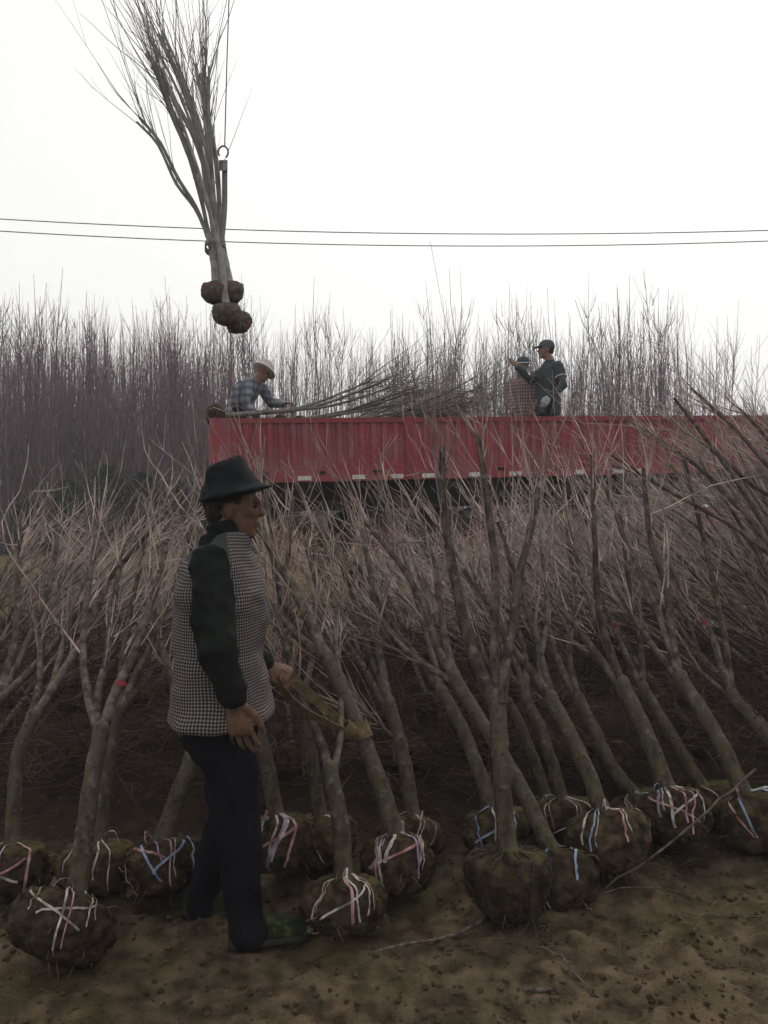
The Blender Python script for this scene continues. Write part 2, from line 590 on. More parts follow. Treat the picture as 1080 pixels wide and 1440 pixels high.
class Ball:
    """clod of soil round the roots; local z points up the trunk, the trunk leaves at the origin"""

    def __init__(self, seed, rx, ry, rz, taper=0.1, sub=4):
        self.s, self.r, self.taper, self.sub = seed, np.array([rx, ry, rz]), taper, sub

    def at(self, d, off=0.0):
        d = unit(d)
        v = Vector(d)
        s = self.s * 7.3
        f = 1 + 0.13 * noise.noise(v * 1.4 + Vector((s, 0, 0))) + 0.075 * noise.noise(v * 3.3 + Vector((0, s, 0))) + 0.075 * noise.noise(v * 7 + Vector((0, 0, s))) + 0.055 * noise.noise(v * 17 + Vector((s, s, 0)))
        p = d * self.r * f
        zr = p[2] / self.r[2]
        if zr > 0.6:
            zr = 0.6 + 0.35 * (zr - 0.6)
        if zr < -0.75:
            zr = -0.75 + 0.4 * (zr + 0.75)
        k = 1 - self.taper * np.clip(0.4 - zr, 0, 1.4)
        p = np.array([p[0] * k, p[1] * k, zr * self.r[2]])
        return p + d * off - np.array([0, 0, 0.68 * self.r[2]])

    def mesh(self, name="root_ball"):
        b = bmesh.new()
        bmesh.ops.create_icosphere(b, subdivisions=self.sub, radius=1)
        V = np.array([self.at(v.co[:]) for v in b.verts])
        T = np.array([[v.index for v in f.verts] for f in b.faces])
        b.free()
        mb = MB()
        mb.add(V, tris=T)
        return mb.mesh(name, getattr(self, 'mat', M_SOILBALL))

    def ribbon(self, phi, th0, th1, w, rng, drift=0.0, lift=0.0, lift0=0.0):
        n = 14
        P, W = [], []
        for q in range(n):
            t = q / (n - 1)
            th = th0 + (th1 - th0) * t
            ph = phi + drift * t + 0.05 * math.sin(7 * t + phi)
            d = np.array([math.sin(th) * math.cos(ph), math.sin(th) * math.sin(ph), math.cos(th)])
            P.append(self.at(d, 0.005 + lift * math.sin(math.pi * t) + lift0 * max(0, 1 - 3 * t) ** 2))
        P = np.array(P)
        T = np.gradient(P, axis=0)
        c = np.array([0, 0, -0.68 * self.r[2]])
        for q in range(n):
            nrm = unit(P[q] - c)
            tw = rng.normal(0, 0.16)
            side = unit(np.cross(unit(T[q]), nrm))
            W.append((side * math.cos(tw) + nrm * math.sin(tw)) * w * 0.5 * (1 - 0.25 * rng.random()))
        mb = MB()
        mb.strip(P, W)
        return mb.mesh("ribbon", M_RIB_W)


RIBM = {'w': M_RIB_W, 'p': M_RIB_P, 'b': M_RIB_B, 'v': M_RIB_V}


def axis_rot(d):
    """rotation that carries local z onto d"""
    return Vector((0, 0, 1)).rotation_difference(Vector(d))


def dress_ball(root, b, d, rng, ribbons, rope=0, rootlets=10):
    """the ball and its ribbons under a tree root, local to the trunk foot"""
    bo = link("root_ball", b.mesh(), root)
    bo.rotation_mode = 'QUATERNION'
    bo.rotation_quaternion = axis_rot(d)
    for (col, phi, t0, t1, w, drift, lift, l0) in ribbons:
        me = b.ribbon(phi, t0, t1, w, rng, drift, lift, l0)
        me.materials.clear()
        me.materials.append(RIBM[col])
        link("ribbon", me, bo)
    for q in range(rope):
        ph = q * 6.283 / rope + rng.uniform(-0.15, 0.15)
        P = [b.at([math.sin(t) * math.cos(ph + 0.12 * math.sin(3 * t)), math.sin(t) * math.sin(ph + 0.12 * math.sin(3 * t)), math.cos(t)], 0.002) for t in np.linspace(0.35, 2.5, 14)]
        mb = MB()
        mb.tube(P, 0.0045, 5)
        mb.build("binding_rope", M_ROPE, bo)
    if rootlets:
        mb = MB()
        for q in range(rootlets):
            d0 = unit(rng.normal(0, 1, 3) + np.array([0, 0, -0.3]))
            p = b.at(d0, -0.01)
            whip(mb, p, d0, rng.uniform(0.015, 0.07), rng.uniform(0.001, 0.0035), rng, -0.7, wig=0.3, n=5)
        tag(mb.build("rootlets", M_ROOT, bo), kind="stuff")
    return bo


def make_tree(name, label, trunk, limbs, tr, ball, ribbons=(), seed=0, tw=18, group=None, rope=0, marks=(), L=(0.18, 0.5), bias=None, cat="nursery tree", up=0.2, limb_mats=None, twig_mat=None, trunk_mat=None, kside=12, rootlets=26, endw=3, sub=2, wr=(0.0024, 0.0055), extra=(), spread=(0.2, 0.75), ew=0.38):
    """trunk: world points from the foot up; limbs: list of (world points, r0, r1)"""
    rng = np.random.default_rng(seed + 100)
    base = np.asarray(trunk[0], float)
    root = empty(name, base)
    tag(root, label, cat, group)
    P = resample(np.asarray(trunk) - base, 16)
    mb = MB()
    R = 0.93 * np.linspace(tr[0], tr[1], 16) * (1 + 0.008 * rng.standard_normal(16))
    R[0] *= 1.22
    R[1] *= 1.08
    jit = rng.normal(0, 0.0015, P.shape)
    jit[0] = 0
    mb.tube(np.vstack([P[0] - unit(P[1] - P[0]) * 0.05, P + jit]), np.concatenate([[R[0]], R]), kside)
    mb.ball(P[-1], [R[-1] * 1.04, 0, 0], [0, R[-1] * 1.04, 0], [0, 0, R[-1] * 1.5], 12, 8)
    for q in range(4):
        t = int(rng.integers(3, 15))
        dd = unit(P[t] - P[t - 1])
        sd = unit(np.cross(dd, rng.normal(0, 1, 3)))
        mb.ball(P[t] + sd * R[t] * 0.9, sd * 0.008, np.cross(sd, dd) * 0.010, dd * 0.007, 8, 6)
    mb.build("trunk", trunk_mat or M_BARK, root)
    tmb = MB()
    LQ = []
    for (lp, r0, r1) in limbs:
        me, Q = limb_mesh(np.asarray(lp) - base, r0, r1, rng, k=8, mats=limb_mats)
        LQ.append(Q)
        link("limb", me, root)
        n = max(3, int(tw * rng.uniform(0.8, 1.2)))
        twigs_on(tmb, Q, r0, r1, rng, n, 0.25, L, up, 0, wr, spread, sub, bias)
        for e in range(endw):          # shoots just below the cut
            d = unit(Q[-1] - Q[-2])
            t = rng.uniform(0.80, 0.99) * (len(Q) - 1.01)
            a = int(t)
            whip(tmb, Q[a], d + rng.normal(0, ew, 3), rng.uniform(L[0], L[1] * 1.25), rng.uniform(*wr) * 1.15, rng, up, 0, int(rng.integers(1, 3)), wig=0.085)
    for (P, r0) in extra:
        P = np.asarray(P) - base
        l = np.vstack(LQ)                 # grow it from the nearest point of a limb
        p0 = l[np.linalg.norm(l - P[0], axis=1).argmin()]
        keep = [p for p in P[1:] if p[2] > p0[2] + 0.06]
        if len(keep) < 2:
            continue
        Q = resample(np.vstack([p0, keep]), 14)
        Q[1:] += rng.normal(0, 0.003, Q[1:].shape)
        tmb.tube(Q, np.linspace(r0 * 0.6, r0 * 0.2, 14), 5)
        for e in range(3):
            t = int(rng.integers(3, 12))
            whip(tmb, Q[t], unit(Q[t + 1] - Q[t]) + rng.normal(0, 0.5, 3), rng.uniform(0.1, 0.3), r0 * 0.4, rng, 0.1)
    if tmb.n:
        tag(tmb.build("twigs", twig_mat or M_TWIG, root), kind="stuff")
    d = unit(P[2] - P[0])
    d = unit(d * 0.6 + np.array([0, 0, 0.4])) if ball is not None and getattr(ball, 'upright', True) else d
    if ball is not None:
        dress_ball(root, ball, d, rng, ribbons, rope, rootlets)
    for (p, dirv, r) in marks:
        mk = MB()
        p = np.asarray(p) - base
        dirv = unit(dirv)
        u = unit(np.cross(dirv, [0, -1, 0.2]))
        w = unit(np.cross(u, dirv))
        pts = []
        for hh in np.linspace(-0.012, 0.012, 7):
            e = 1.0 - 0.5 * abs(hh) / 0.012 + rng.uniform(-0.2, 0.2)
            pts.append([p + dirv * hh + (u * math.sin(a * e) - w * math.cos(a * e) * (1 if w[1] > 0 else -1)) * r for a in np.linspace(-1.1, 1.1, 7)])
        mk.rings(pts, cap=False, close=False)
        tag(mk.build("paint_mark", M_PAINT, root), "red paint mark on the bark")
    return root


def lp(pts, d0, d1):
    """pixel polyline whose distance grows evenly from d0 to d1"""
    pts = np.asarray(pts, float)
    s = np.concatenate([[0], np.cumsum(np.hypot(*np.diff(pts, axis=0).T))])
    s /= s[-1]
    return np.array([px(x, y, d0 + (d1 - d0) * t) for (x, y), t in zip(pts, s)])


def rb(rng, cols, front=-1.57, spread=1.1, w=0.02):
    """ribbons over the side of a ball that faces the camera"""
    out = []
    n = len(cols)
    conv = front + rng.uniform(-0.5, 0.5)
    for q, c in enumerate(cols):
        ph = front + spread * ((q + 0.5) / n * 2 - 1) + rng.uniform(-0.3, 0.3)
        t0, t1 = rng.uniform(0.12, 0.25), rng.uniform(1.5, 2.35)
        dr = (conv - ph) * rng.uniform(0.0, 0.7) + rng.uniform(-0.35, 0.35)
        ww = w * rng.uniform(0.35, 0.75)
        l1, l0 = rng.uniform(0, 0.006), rng.uniform(0, 0.012)
        out.append((c, ph, t0, t1, ww, dr, l1, l0))
        if rng.random() < 0.35:        # striped plastic: a second strand lies along the first
            out.append(('w' if c != 'w' else 'p', ph + 0.13, t0, t1 - rng.uniform(0, 0.3), ww * 0.6, dr, l1 + 0.002, l0))
    if n > 2:      # a loose loop by the knot
        for k in range(int(rng.integers(0, 3))):         # straps that cross the side of the ball
            th = rng.uniform(0.8, 1.2)
            sg = 1 if k else -1
            out.append((cols[-1 - k], front - sg * rng.uniform(0.7, 1.1), th, th + rng.uniform(0.5, 0.9), w * 0.5, sg * rng.uniform(1.0, 1.7), 0.002, 0.0))
        for k in range(1):
            out.append((cols[k], front + rng.uniform(-1.0, 1.0), 0.2, rng.uniform(0.4, 0.7), w * 0.45, rng.uniform(-1.0, 1.0), rng.uniform(0.02, 0.05), 0.0))
    return out


r5 = np.random.default_rng(5)
# name, label, trunk pixels, (d foot, d fork), radii, limbs [(pixels, d0, d1, r0, r1)], ball radii (rx,rz), ribbons, kwargs
WH = {
    "T12": [([(800, 830), (772, 742), (735, 680), (700, 620), (672, 592), (632, 584)], 3.3, 3.7, 0.010), ([(790, 820), (760, 740), (730, 690), (715, 650)], 3.35, 3.7, 0.006)],
    "T7": [([(446, 900), (445, 780), (430, 705), (415, 670), (393, 646)], 3.2, 3.6, 0.006), ([(470, 880), (470, 780), (456, 700), (448, 668), (441, 648)], 3.2, 3.7, 0.006)],
    "T8": [([(560, 850), (556, 760), (544, 680), (535, 640), (553, 610)], 3.5, 3.9, 0.006), ([(540, 860), (575, 720), (600, 660), (570, 600), (562, 540)], 3.5, 4.1, 0.006)],
    "T3": [([(315, 800), (300, 770), (262, 722), (228, 672), (206, 640), (198, 585)], 3.3, 3.8, 0.009), ([(300, 760), (290, 730), (272, 660), (255, 620)], 3.3, 3.7, 0.006)],
    "T1": [([(20, 900), (5, 760), (28, 690), (42, 625)], 3.0, 3.6, 0.007), ([(0, 740), (40, 700), (85, 690)], 3.1, 3.4, 0.004)],
    "T14": [([(1010, 800), (930, 700), (868, 650), (795, 598)], 3.7, 4.2, 0.008)],
    "T11": [([(640, 800), (636, 720), (600, 640), (580, 575), (575, 540)], 3.3, 3.9, 0.007), ([(720, 800), (700, 720), (660, 640), (630, 590), (600, 600)], 3.3, 3.9, 0.006)],
    "T13": [([(850, 800), (800, 720), (790, 660), (770, 620)], 3.6, 4.0, 0.006)],
}
FRONT = [
    ("T1", "bare nursery tree at the lower left, its large root ball nearest the left edge",
     [(106, 1262), (118, 1180), (130, 1090), (142, 1030)], (2.62, 2.80), (0.036, 0.031),
     [([(142, 1034), (162, 975), (185, 925), (212, 850), (236, 760)], 2.80, 3.5, 0.025, 0.014),
      ([(140, 1036), (135, 990), (150, 930), (158, 860), (172, 775)], 2.80, 3.5, 0.022, 0.012),
      ([(141, 1036), (120, 960), (118, 880), (138, 735)], 2.80, 3.6, 0.02, 0.011)],
     (0.16, 0.125, 0.05), "www", dict(mark=[(171, 966, 2.9, 0.026)], w=0.016)),
    ("T2", "slim bare tree close behind the lower left one, white ribbons on its ball",
     [(140, 1186), (148, 1110), (158, 1040), (166, 1000)], (3.0, 3.15), (0.028, 0.024),
     [([(166, 1002), (190, 950), (225, 880), (262, 770)], 3.15, 3.9, 0.019, 0.011),
      ([(166, 1002), (172, 930), (185, 850), (205, 760)], 3.15, 3.8, 0.018, 0.010)],
     (0.145, 0.115, 0.05), "www", dict(w=0.013)),
    ("T3", "bare tree left of the man, thick olive trunk leaning right, pink and blue ribbons",
     [(228, 1186), (250, 1120), (266, 1078), (274, 1050)], (3.02, 3.1), (0.040, 0.034),
     [([(272, 1056), (252, 1020), (246, 970), (225, 900), (210, 800)], 3.1, 3.7, 0.022, 0.012),
      ([(274, 1054), (285, 990), (290, 900), (275, 800), (255, 715)], 3.1, 3.9, 0.024, 0.012)],
     (0.145, 0.12, 0.05), "pbvpb", dict(w=0.02)),
    ("T4", "bare tree cut by the left edge of the picture, red ribbon on its ball",
     [(18, 1190), (20, 1120), (26, 1060), (45, 1010)], (3.0, 3.12), (0.030, 0.026),
     [([(44, 1014), (85, 950), (120, 890), (160, 800), (190, 730)], 3.12, 3.9, 0.023, 0.012),
      ([(40, 1020), (55, 960), (60, 880), (95, 800)], 3.12, 3.8, 0.018, 0.011),
      ([(44, 1014), (75, 960), (100, 860), (140, 770)], 3.12, 3.8, 0.018, 0.011)],
     (0.15, 0.12, 0.05), "pwp", dict()),
    ("T5", "bare tree just right of the man's legs, wide white and pink ribbons on its ball",
     [(388, 1150), (380, 1100), (370, 1050), (358, 1010)], (3.12, 3.2), (0.036, 0.031),
     [([(358, 1012), (340, 950), (325, 880), (310, 800)], 3.2, 3.7, 0.024, 0.013),
      ([(360, 1014), (372, 960), (390, 880), (385, 800)], 3.2, 3.8, 0.02, 0.012)],
     (0.15, 0.125, 0.05), "pvwvp", dict(w=0.024)),
    ("T6", "dark trunked bare tree before the slung one, low ball with two pale straps",
     [(483, 1236), (480, 1170), (470, 1110), (464, 1085)], (2.78, 2.90), (0.036, 0.031),
     [([(464, 1088), (450, 1040), (425, 985), (408, 930), (385, 850)], 2.90, 3.3, 0.022, 0.013),
      ([(466, 1088), (478, 1040), (478, 960), (470, 880)], 2.90, 3.4, 0.018, 0.011)],
     (0.15, 0.115, 0.08), "wpw", dict(w=0.016)),
    ("T7", "bare forked tree with the webbing sling tied round its trunk, violet ribboned ball",
     [(556, 1178), (540, 1120), (516, 1052), (490, 990), (462, 930)], (3.05, 3.2), (0.038, 0.031),
     [([(464, 934), (440, 885), (415, 830), (388, 785), (362, 735)], 3.2, 3.5, 0.028, 0.015),
      ([(458, 926), (420, 895), (388, 862), (360, 835)], 3.2, 3.35, 0.02, 0.012),
      ([(466, 938), (445, 915), (412, 868), (390, 820), (370, 660)], 3.2, 3.9, 0.017, 0.011)],
     (0.14, 0.13, 0.05), "pwvwvp", dict(w=0.022)),
    ("T8", "bare tree behind the slung one, upright grey trunk with a low side shoot",
     [(580, 1148), (574, 1100), (562, 1040), (548, 990)], (3.35, 3.5), (0.034, 0.028),
     [([(548, 992), (538, 940), (528, 880), (520, 800), (508, 745)], 3.5, 4.0, 0.022, 0.012),
      ([(550, 994), (520, 920), (500, 850), (470, 770)], 3.5, 4.0, 0.018, 0.011),
      ([(562, 1044), (535, 1020), (515, 1000)], 3.45, 3.4, 0.012, 0.007)],
     (0.14, 0.12, 0.05), "www", dict(w=0.011)),
    ("T9", "bare tree half hidden between the man and the slung tree, thin white tie",
     [(450, 1150), (442, 1090), (432, 1030), (422, 985)], (3.3, 3.4), (0.033, 0.028),
     [([(422, 988), (405, 940), (400, 860), (412, 700)], 3.4, 4.0, 0.02, 0.011),
      ([(424, 988), (440, 920), (445, 840), (430, 760)], 3.4, 4.0, 0.018, 0.011)],
     (0.15, 0.12, 0.05), "ww", dict(w=0.011)),
    ("T10", "upright bare tree in the centre, three tall cut limbs and a roped mossy ball",
     [(713, 1196), (708, 1130), (704, 1060), (698, 985)], (2.86, 2.97), (0.037, 0.035),
     [([(694, 990), (678, 950), (660, 905), (646, 845), (634, 780), (622, 700), (622, 629)], 2.97, 3.35, 0.027, 0.0135),
      ([(699, 988), (696, 940), (695, 870), (697, 810), (690, 740), (682, 680), (672, 612)], 2.99, 3.4, 0.022, 0.0125),
      ([(704, 988), (712, 930), (722, 875), (730, 815), (737, 780), (746, 750), (757, 686)], 2.95, 3.2, 0.021, 0.011)],
     (0.165, 0.155, 0.24), "", dict(rope=13, tw=9)),
    ("T11", "bare tree leaning left behind the centre one, single blue strip on its ball",
     [(776, 1198), (752, 1150), (728, 1100), (700, 1052), (668, 1000), (640, 955)], (3.0, 3.25), (0.034, 0.028),
     [([(642, 958), (612, 905), (596, 850), (560, 790), (515, 735)], 3.25, 3.7, 0.023, 0.013),
      ([(640, 956), (622, 880), (612, 800), (590, 730)], 3.25, 3.7, 0.021, 0.012),
      ([(644, 962), (590, 930), (552, 895), (520, 850)], 3.25, 3.6, 0.018, 0.010)],
     (0.15, 0.13, 0.08), "bb", dict(w=0.017)),
    ("T12", "mossy trunked bare tree right of the centre, broad ball with pale ribbon ring",
     [(846, 1142), (828, 1090), (800, 1030), (776, 985)], (3.15, 3.3), (0.036, 0.031),
     [([(776, 988), (752, 950), (716, 905), (688, 850), (650, 800)], 3.3, 3.7, 0.024, 0.013),
      ([(778, 990), (762, 930), (744, 860), (722, 800), (700, 735)], 3.3, 3.8, 0.022, 0.012),
      ([(774, 986), (758, 940), (770, 860), (760, 760)], 3.3, 3.8, 0.018, 0.010)],
     (0.165, 0.145, 0.05), "wbpw", dict(w=0.016)),
    ("T13", "bare tree on the right, thick brown trunk, one straight upright limb, ribbon tufts",
     [(938, 1112), (920, 1060), (896, 1005), (876, 965)], (3.4, 3.55), (0.042, 0.036),
     [([(874, 968), (838, 918), (800, 868), (762, 818), (738, 790)], 3.55, 4.0, 0.024, 0.013),
      ([(878, 970), (856, 910), (842, 860), (837, 780), (832, 640)], 3.55, 3.8, 0.022, 0.012),
      ([(876, 968), (846, 890), (815, 800), (790, 690)], 3.55, 4.2, 0.02, 0.011)],
     (0.16, 0.14, 0.05), "vwppw", dict(mark=[(868, 880, 3.72, 0.018)], w=0.018)),
    ("T14", "bare tree near the right edge, blue and pink ribbon bow on its ball",
     [(1046, 1118), (1020, 1058), (990, 1005), (958, 955)], (3.45, 3.6), (0.040, 0.034),
     [([(958, 958), (945, 900), (938, 830), (915, 760), (905, 660)], 3.6, 4.2, 0.026, 0.013),
      ([(960, 960), (920, 912), (880, 850), (845, 790)], 3.6, 4.1, 0.021, 0.012),
      ([(956, 955), (925, 860), (880, 760), (845, 670)], 3.6, 4.3, 0.02, 0.011)],
     (0.17, 0.15, 0.05), "pbbw", dict(w=0.026)),
    ("T15", "dark trunked bare tree wedged behind the pale ringed ball",
     [(890, 1118), (858, 1075), (836, 1028), (815, 985)], (3.65, 3.8), (0.036, 0.03),
     [([(816, 988), (790, 940), (770, 880), (752, 800)], 3.8, 4.3, 0.022, 0.012),
      ([(814, 986), (800, 920), (808, 840), (795, 720)], 3.8, 4.4, 0.02, 0.011)],
     (0.15, 0.13, 0.05), "wb", dict(w=0.012)),
    ("T16", "bare tree behind the centre ball's right, curved pale ties across its ball",
     [(790, 1124), (776, 1070), (758, 1020), (740, 985)], (3.5, 3.62), (0.03, 0.026),
     [([(741, 988), (728, 940), (700, 880), (668, 810)], 3.62, 4.1, 0.02, 0.011),
      ([(740, 986), (738, 920), (720, 850), (715, 740)], 3.62, 4.2, 0.018, 0.011)],
     (0.15, 0.13, 0.05), "www", dict(w=0.012)),
    ("T17", "slender bare tree next to the curved tie ball, trunk in deep shade",
     [(768, 1122), (752, 1070), (732, 1020), (716, 990)], (3.62, 3.75), (0.027, 0.023),
     [([(716, 992), (690, 940), (660, 880), (630, 820)], 3.75, 4.2, 0.017, 0.010)],
     (0.13, 0.12, 0.05), "w", dict(w=0.01)),
    ("T18", "bare tree behind the centre trunk's left side, blue strap on its ball",
     [(692, 1140), (672, 1080), (648, 1020), (622, 975)], (3.4, 3.55), (0.034, 0.028),
     [([(624, 978), (590, 930), (560, 890), (535, 850), (500, 790)], 3.55, 4.0, 0.022, 0.012),
      ([(622, 976), (605, 910), (585, 840), (560, 760)], 3.55, 4.0, 0.02, 0.011)],
     (0.145, 0.125, 0.05), "bwb", dict(w=0.02)),
    ("T19", "bare tree behind the thick brown trunk on the right, low dark ball",
     [(986, 1106), (958, 1058), (926, 1005), (905, 970)], (3.75, 3.9), (0.036, 0.031),
     [([(906, 972), (880, 920), (850, 850), (830, 770)], 3.9, 4.4, 0.022, 0.012),
      ([(904, 970), (900, 900), (885, 820), (872, 720)], 3.9, 4.5, 0.02, 0.011)],
     (0.15, 0.13, 0.05), "w", dict(w=0.012)),
    ("T20", "bare tree entering from the right edge, forked limb with a red mark",
     [(1125, 1105), (1082, 1042), (1046, 1000), (1030, 980)], (3.75, 3.9), (0.038, 0.033),
     [([(1031, 982), (1012, 930), (1000, 890), (970, 850), (930, 770)], 3.9, 4.3, 0.024, 0.012),
      ([(1030, 982), (1020, 900), (1005, 830), (990, 760), (960, 640)], 3.9, 4.5, 0.022, 0.012),
      ([(1034, 986), (985, 945), (935, 905), (880, 860)], 3.9, 4.3, 0.016, 0.009)],
     (0.16, 0.14, 0.05), "pw", dict(mark=[(990, 878, 4.02, 0.022)], w=0.018)),
    ("T21", "bare tree with its foot out of frame at the right, lower straight poles slanting left",
     [(1290, 1060), (1210, 950), (1150, 860), (1110, 800)], (4.0, 4.1), (0.038, 0.033),
     [([(1112, 802), (1040, 715), (980, 655), (885, 592)], 4.1, 4.5, 0.024, 0.013),
      ([(1112, 802), (1070, 730), (1010, 640), (948, 560)], 4.1, 4.6, 0.024, 0.013),
      ([(1114, 804), (1030, 740), (940, 690), (860, 640)], 4.1, 4.4, 0.022, 0.012)],
     (0.15, 0.13, 0.05), "", dict(tw=13)),
    ("T22", "bare tree footed outside the right edge, its poles the highest there",
     [(1330, 980), (1240, 860), (1180, 780), (1140, 720)], (4.3, 4.4), (0.038, 0.033),
     [([(1142, 722), (1085, 660), (1030, 600), (972, 546)], 4.4, 4.8, 0.026, 0.013),
      ([(1142, 722), (1105, 650), (1065, 600), (1040, 575)], 4.4, 4.9, 0.024, 0.013),
      ([(1144, 726), (1070, 690), (1010, 640), (955, 600)], 4.4, 4.7, 0.022, 0.012)],
     (0.15, 0.13, 0.05), "", dict(tw=13)),
    ("T23", "bare tree with its foot out of frame at the left, limbs slanting right",
     [(-130, 1150), (-80, 1080), (-30, 1020), (-5, 985)], (3.1, 3.25), (0.036, 0.03),
     [([(-5, 988), (60, 925), (120, 850), (200, 760), (228, 715)], 3.25, 4.0, 0.022, 0.012),
      ([(-5, 988), (40, 900), (70, 820), (85, 735)], 3.25, 4.0, 0.02, 0.012),
      ([(-5, 988), (20, 900), (25, 820), (30, 730)], 3.25, 3.9, 0.02, 0.012)],
     (0.15, 0.12, 0.05), "", dict()),
]
for q, (tn, label, tpx, (d0, d1), tr, lims, (brx, brz, tap), cols, kw) in enumerate(FRONT):
    trunk = lp(tpx, d0, d1)
    thin = 0.68 if tn in ('T21', 'T22') else 0.86
    limbs = [(lp(p, a, b), r0 * (1.0 if tn in ('T10', 'T7') else thin), r1 * (1.0 if tn in ('T10', 'T7') else thin)) for (p, a, b, r0, r1) in lims]
    ball = Ball(q + 1.37, brx, brx * r5.uniform(0.9, 1.05), brz, tap, 5)
    marks = [(px(x, y, d), limbs[0][0][2] - limbs[0][0][1], r) for (x, y, d, r) in kw.get("mark", ())]
    bias = np.array([0.25 if tpx[0][0] < 300 else -0.25, 0.1, 0])
    make_tree("nursery_tree", label, trunk, limbs, tr, ball, rb(r5, cols, w=kw.get("w", 0.02), spread=1.2), seed=q * 11 + 3,
              tw=kw.get("tw", 13), L=(0.22, 0.72) if tpx[0][0] > 550 else (0.18, 0.5), rope=kw.get("rope", 0), marks=marks, bias=bias, extra=[(lp(p, a, b), r) for (p, a, b, r) in WH.get(tn, ())], group="front row of balled nursery trees")

# ---- the pile behind: variants shared by many
def variant(seed, H, nl, ball=True, twig_mat=None, tw=21, thin=1.0):
    """a whole tree upright at the origin; returns its parts as meshes"""
    rng = np.random.default_rng(seed)
    parts = []
    tl = H * rng.uniform(0.3, 0.42)
    bend = rng.normal(0, 0.04, 2)
    T = np.array([[0, 0, -0.03], [bend[0] * 0.3, bend[1] * 0.3, tl * 0.5], [bend[0], bend[1], tl]])
    mb = MB()
    P = resample(T, 9)
    mb.tube(P, np.linspace(0.032, 0.024, 9) * thin, 8)
    parts.append(("trunk", mb.mesh("trunk", M_BARK), None))
    tmb = MB()
    for q in range(nl):
        a = q * 6.283 / nl + rng.uniform(-0.5, 0.5)
        o = rng.uniform(0.12, 0.36) * H * 0.6
        top = H * rng.uniform(0.82, 1.05)
        c, s = math.cos(a), math.sin(a)
        pts = [T[-1] - [0, 0, 0.02], T[-1] + [c * o * 0.35, s * o * 0.35, (top - tl) * 0.22], T[-1] + [c * o * 0.75 + rng.normal(0, .02), s * o * 0.75 + rng.normal(0, .02), (top - tl) * 0.6], T[-1] + [c * o, s * o, top - tl]]
        me, Q = limb_mesh(pts, 0.017 * thin, 0.0085 * thin, rng, n=9, k=6)
        parts.append(("limb", me, None))
        twigs_on(tmb, Q, 0.02, 0.011, rng, tw, 0.1, (0.2, 0.6), 0.2, 0, (0.0022, 0.005), sub=3)
        for e in range(4):
            d = unit(Q[-1] - Q[-2])
            whip(tmb, Q[-1 - int(rng.integers(0, 2))], d + rng.normal(0, 0.25, 3), rng.uniform(0.2, 0.6), rng.uniform(0.0035, 0.0062), rng, 0.1, 0, 1, wig=0.08)
    parts.append(("twigs", tmb.mesh("twigs", twig_mat or M_TWIG), "stuff"))
    if ball:
        parts.append(("root_ball", Ball(seed + 0.3, 0.15, 0.15, 0.125, 0.06, 3).mesh(), None))
    return parts


def place(parts, name, label, cat, group, loc, lean, spin, scale=1.0):
    """lean: unit vector the trunk points along"""
    e = empty(name, loc)
    e.rotation_mode = 'QUATERNION'
    e.rotation_quaternion = axis_rot(unit(lean)) @ Matrix.Rotation(spin, 4, 'Z').to_quaternion()
    e.scale = (scale,) * 3
    tag(e, label, cat, group)
    for (pn, me, kind) in parts:
        o = link(pn, me, e)
        if kind:
            o["kind"] = kind
    return e


VARS = [variant(300 + v, 2.0 + 0.12 * (v % 3), 3 + v % 2) for v in range(9)]
VTAN = [variant(400 + v, 1.9, 4, twig_mat=M_TAN, tw=22, thin=0.6) for v in range(4)]
r9 = np.random.default_rng(9)
for row in range(8):
    y0 = 4.15 + row * 0.42
    x = -0.52 * y0 - 0.2
    while x < 0.56 * y0 + 0.7:
        X = x + r9.uniform(-0.12, 0.12)
        Y = y0 + r9.uniform(-0.16, 0.16)
        x += 0.40
        xp = 540 + F * X / Y
        if 215 < xp < 520 and r9.random() < 0.45:
            continue
        if xp < 250:
            ax, ay, lab, g = r9.uniform(10, 40), r9.uniform(15, 45), "bare nursery tree leaning right in the pile left of the man", "trees piled left of the man"
        elif xp < 500:
            ax, ay, lab, g = r9.uniform(-18, 12), r9.uniform(15, 40), "bare nursery tree in the pile right behind the man", "trees piled behind the man"
        elif xp < 780:
            ax, ay, lab, g = r9.uniform(-36, -6), r9.uniform(8, 36), "bare nursery tree in the middle of the pile before the truck", "trees piled in the middle"
        else:
            ax, ay, lab, g = r9.uniform(-50, -22), r9.uniform(2, 28), "bare nursery tree leaning steeply left in the right hand pile", "trees piled on the right"
        tan = 215 < xp < 560 and r9.random() < 0.75
        pr = (VTAN if tan else VARS)[int(r9.integers(0, 4 if tan else 9))]
        z = float(ground_h(X, Y)) + 0.03
        sc = r9.uniform(0.75, 0.95)
        jit = r9.normal(0, 22) + 8
        for step in range(60):         # lie lower until the tops stay at the height the pile has
            lean = unit(np.array([math.tan(R_(ax)), math.tan(R_(ay)), 1.0]))
            top = np.array([X, Y, z]) + lean * 2.15 * sc
            tx, ty_ = 540 + F * top[0] / top[1], HOR - F * (top[2] - CAMZ) / top[1]
            want = float(np.interp(tx, [0, 250, 450, 700, 850, 950, 1080, 1250], [768, 778, 788, 780, 738, 662, 606, 560]))
            if ty_ >= want + jit:
                break
            if ay < 58:
                ay += 1.5
            else:
                sc *= 0.96
        place(pr, "piled_tree", lab, "nursery tree", g, (X, Y, z), lean, r9.uniform(0, 6.28), sc)

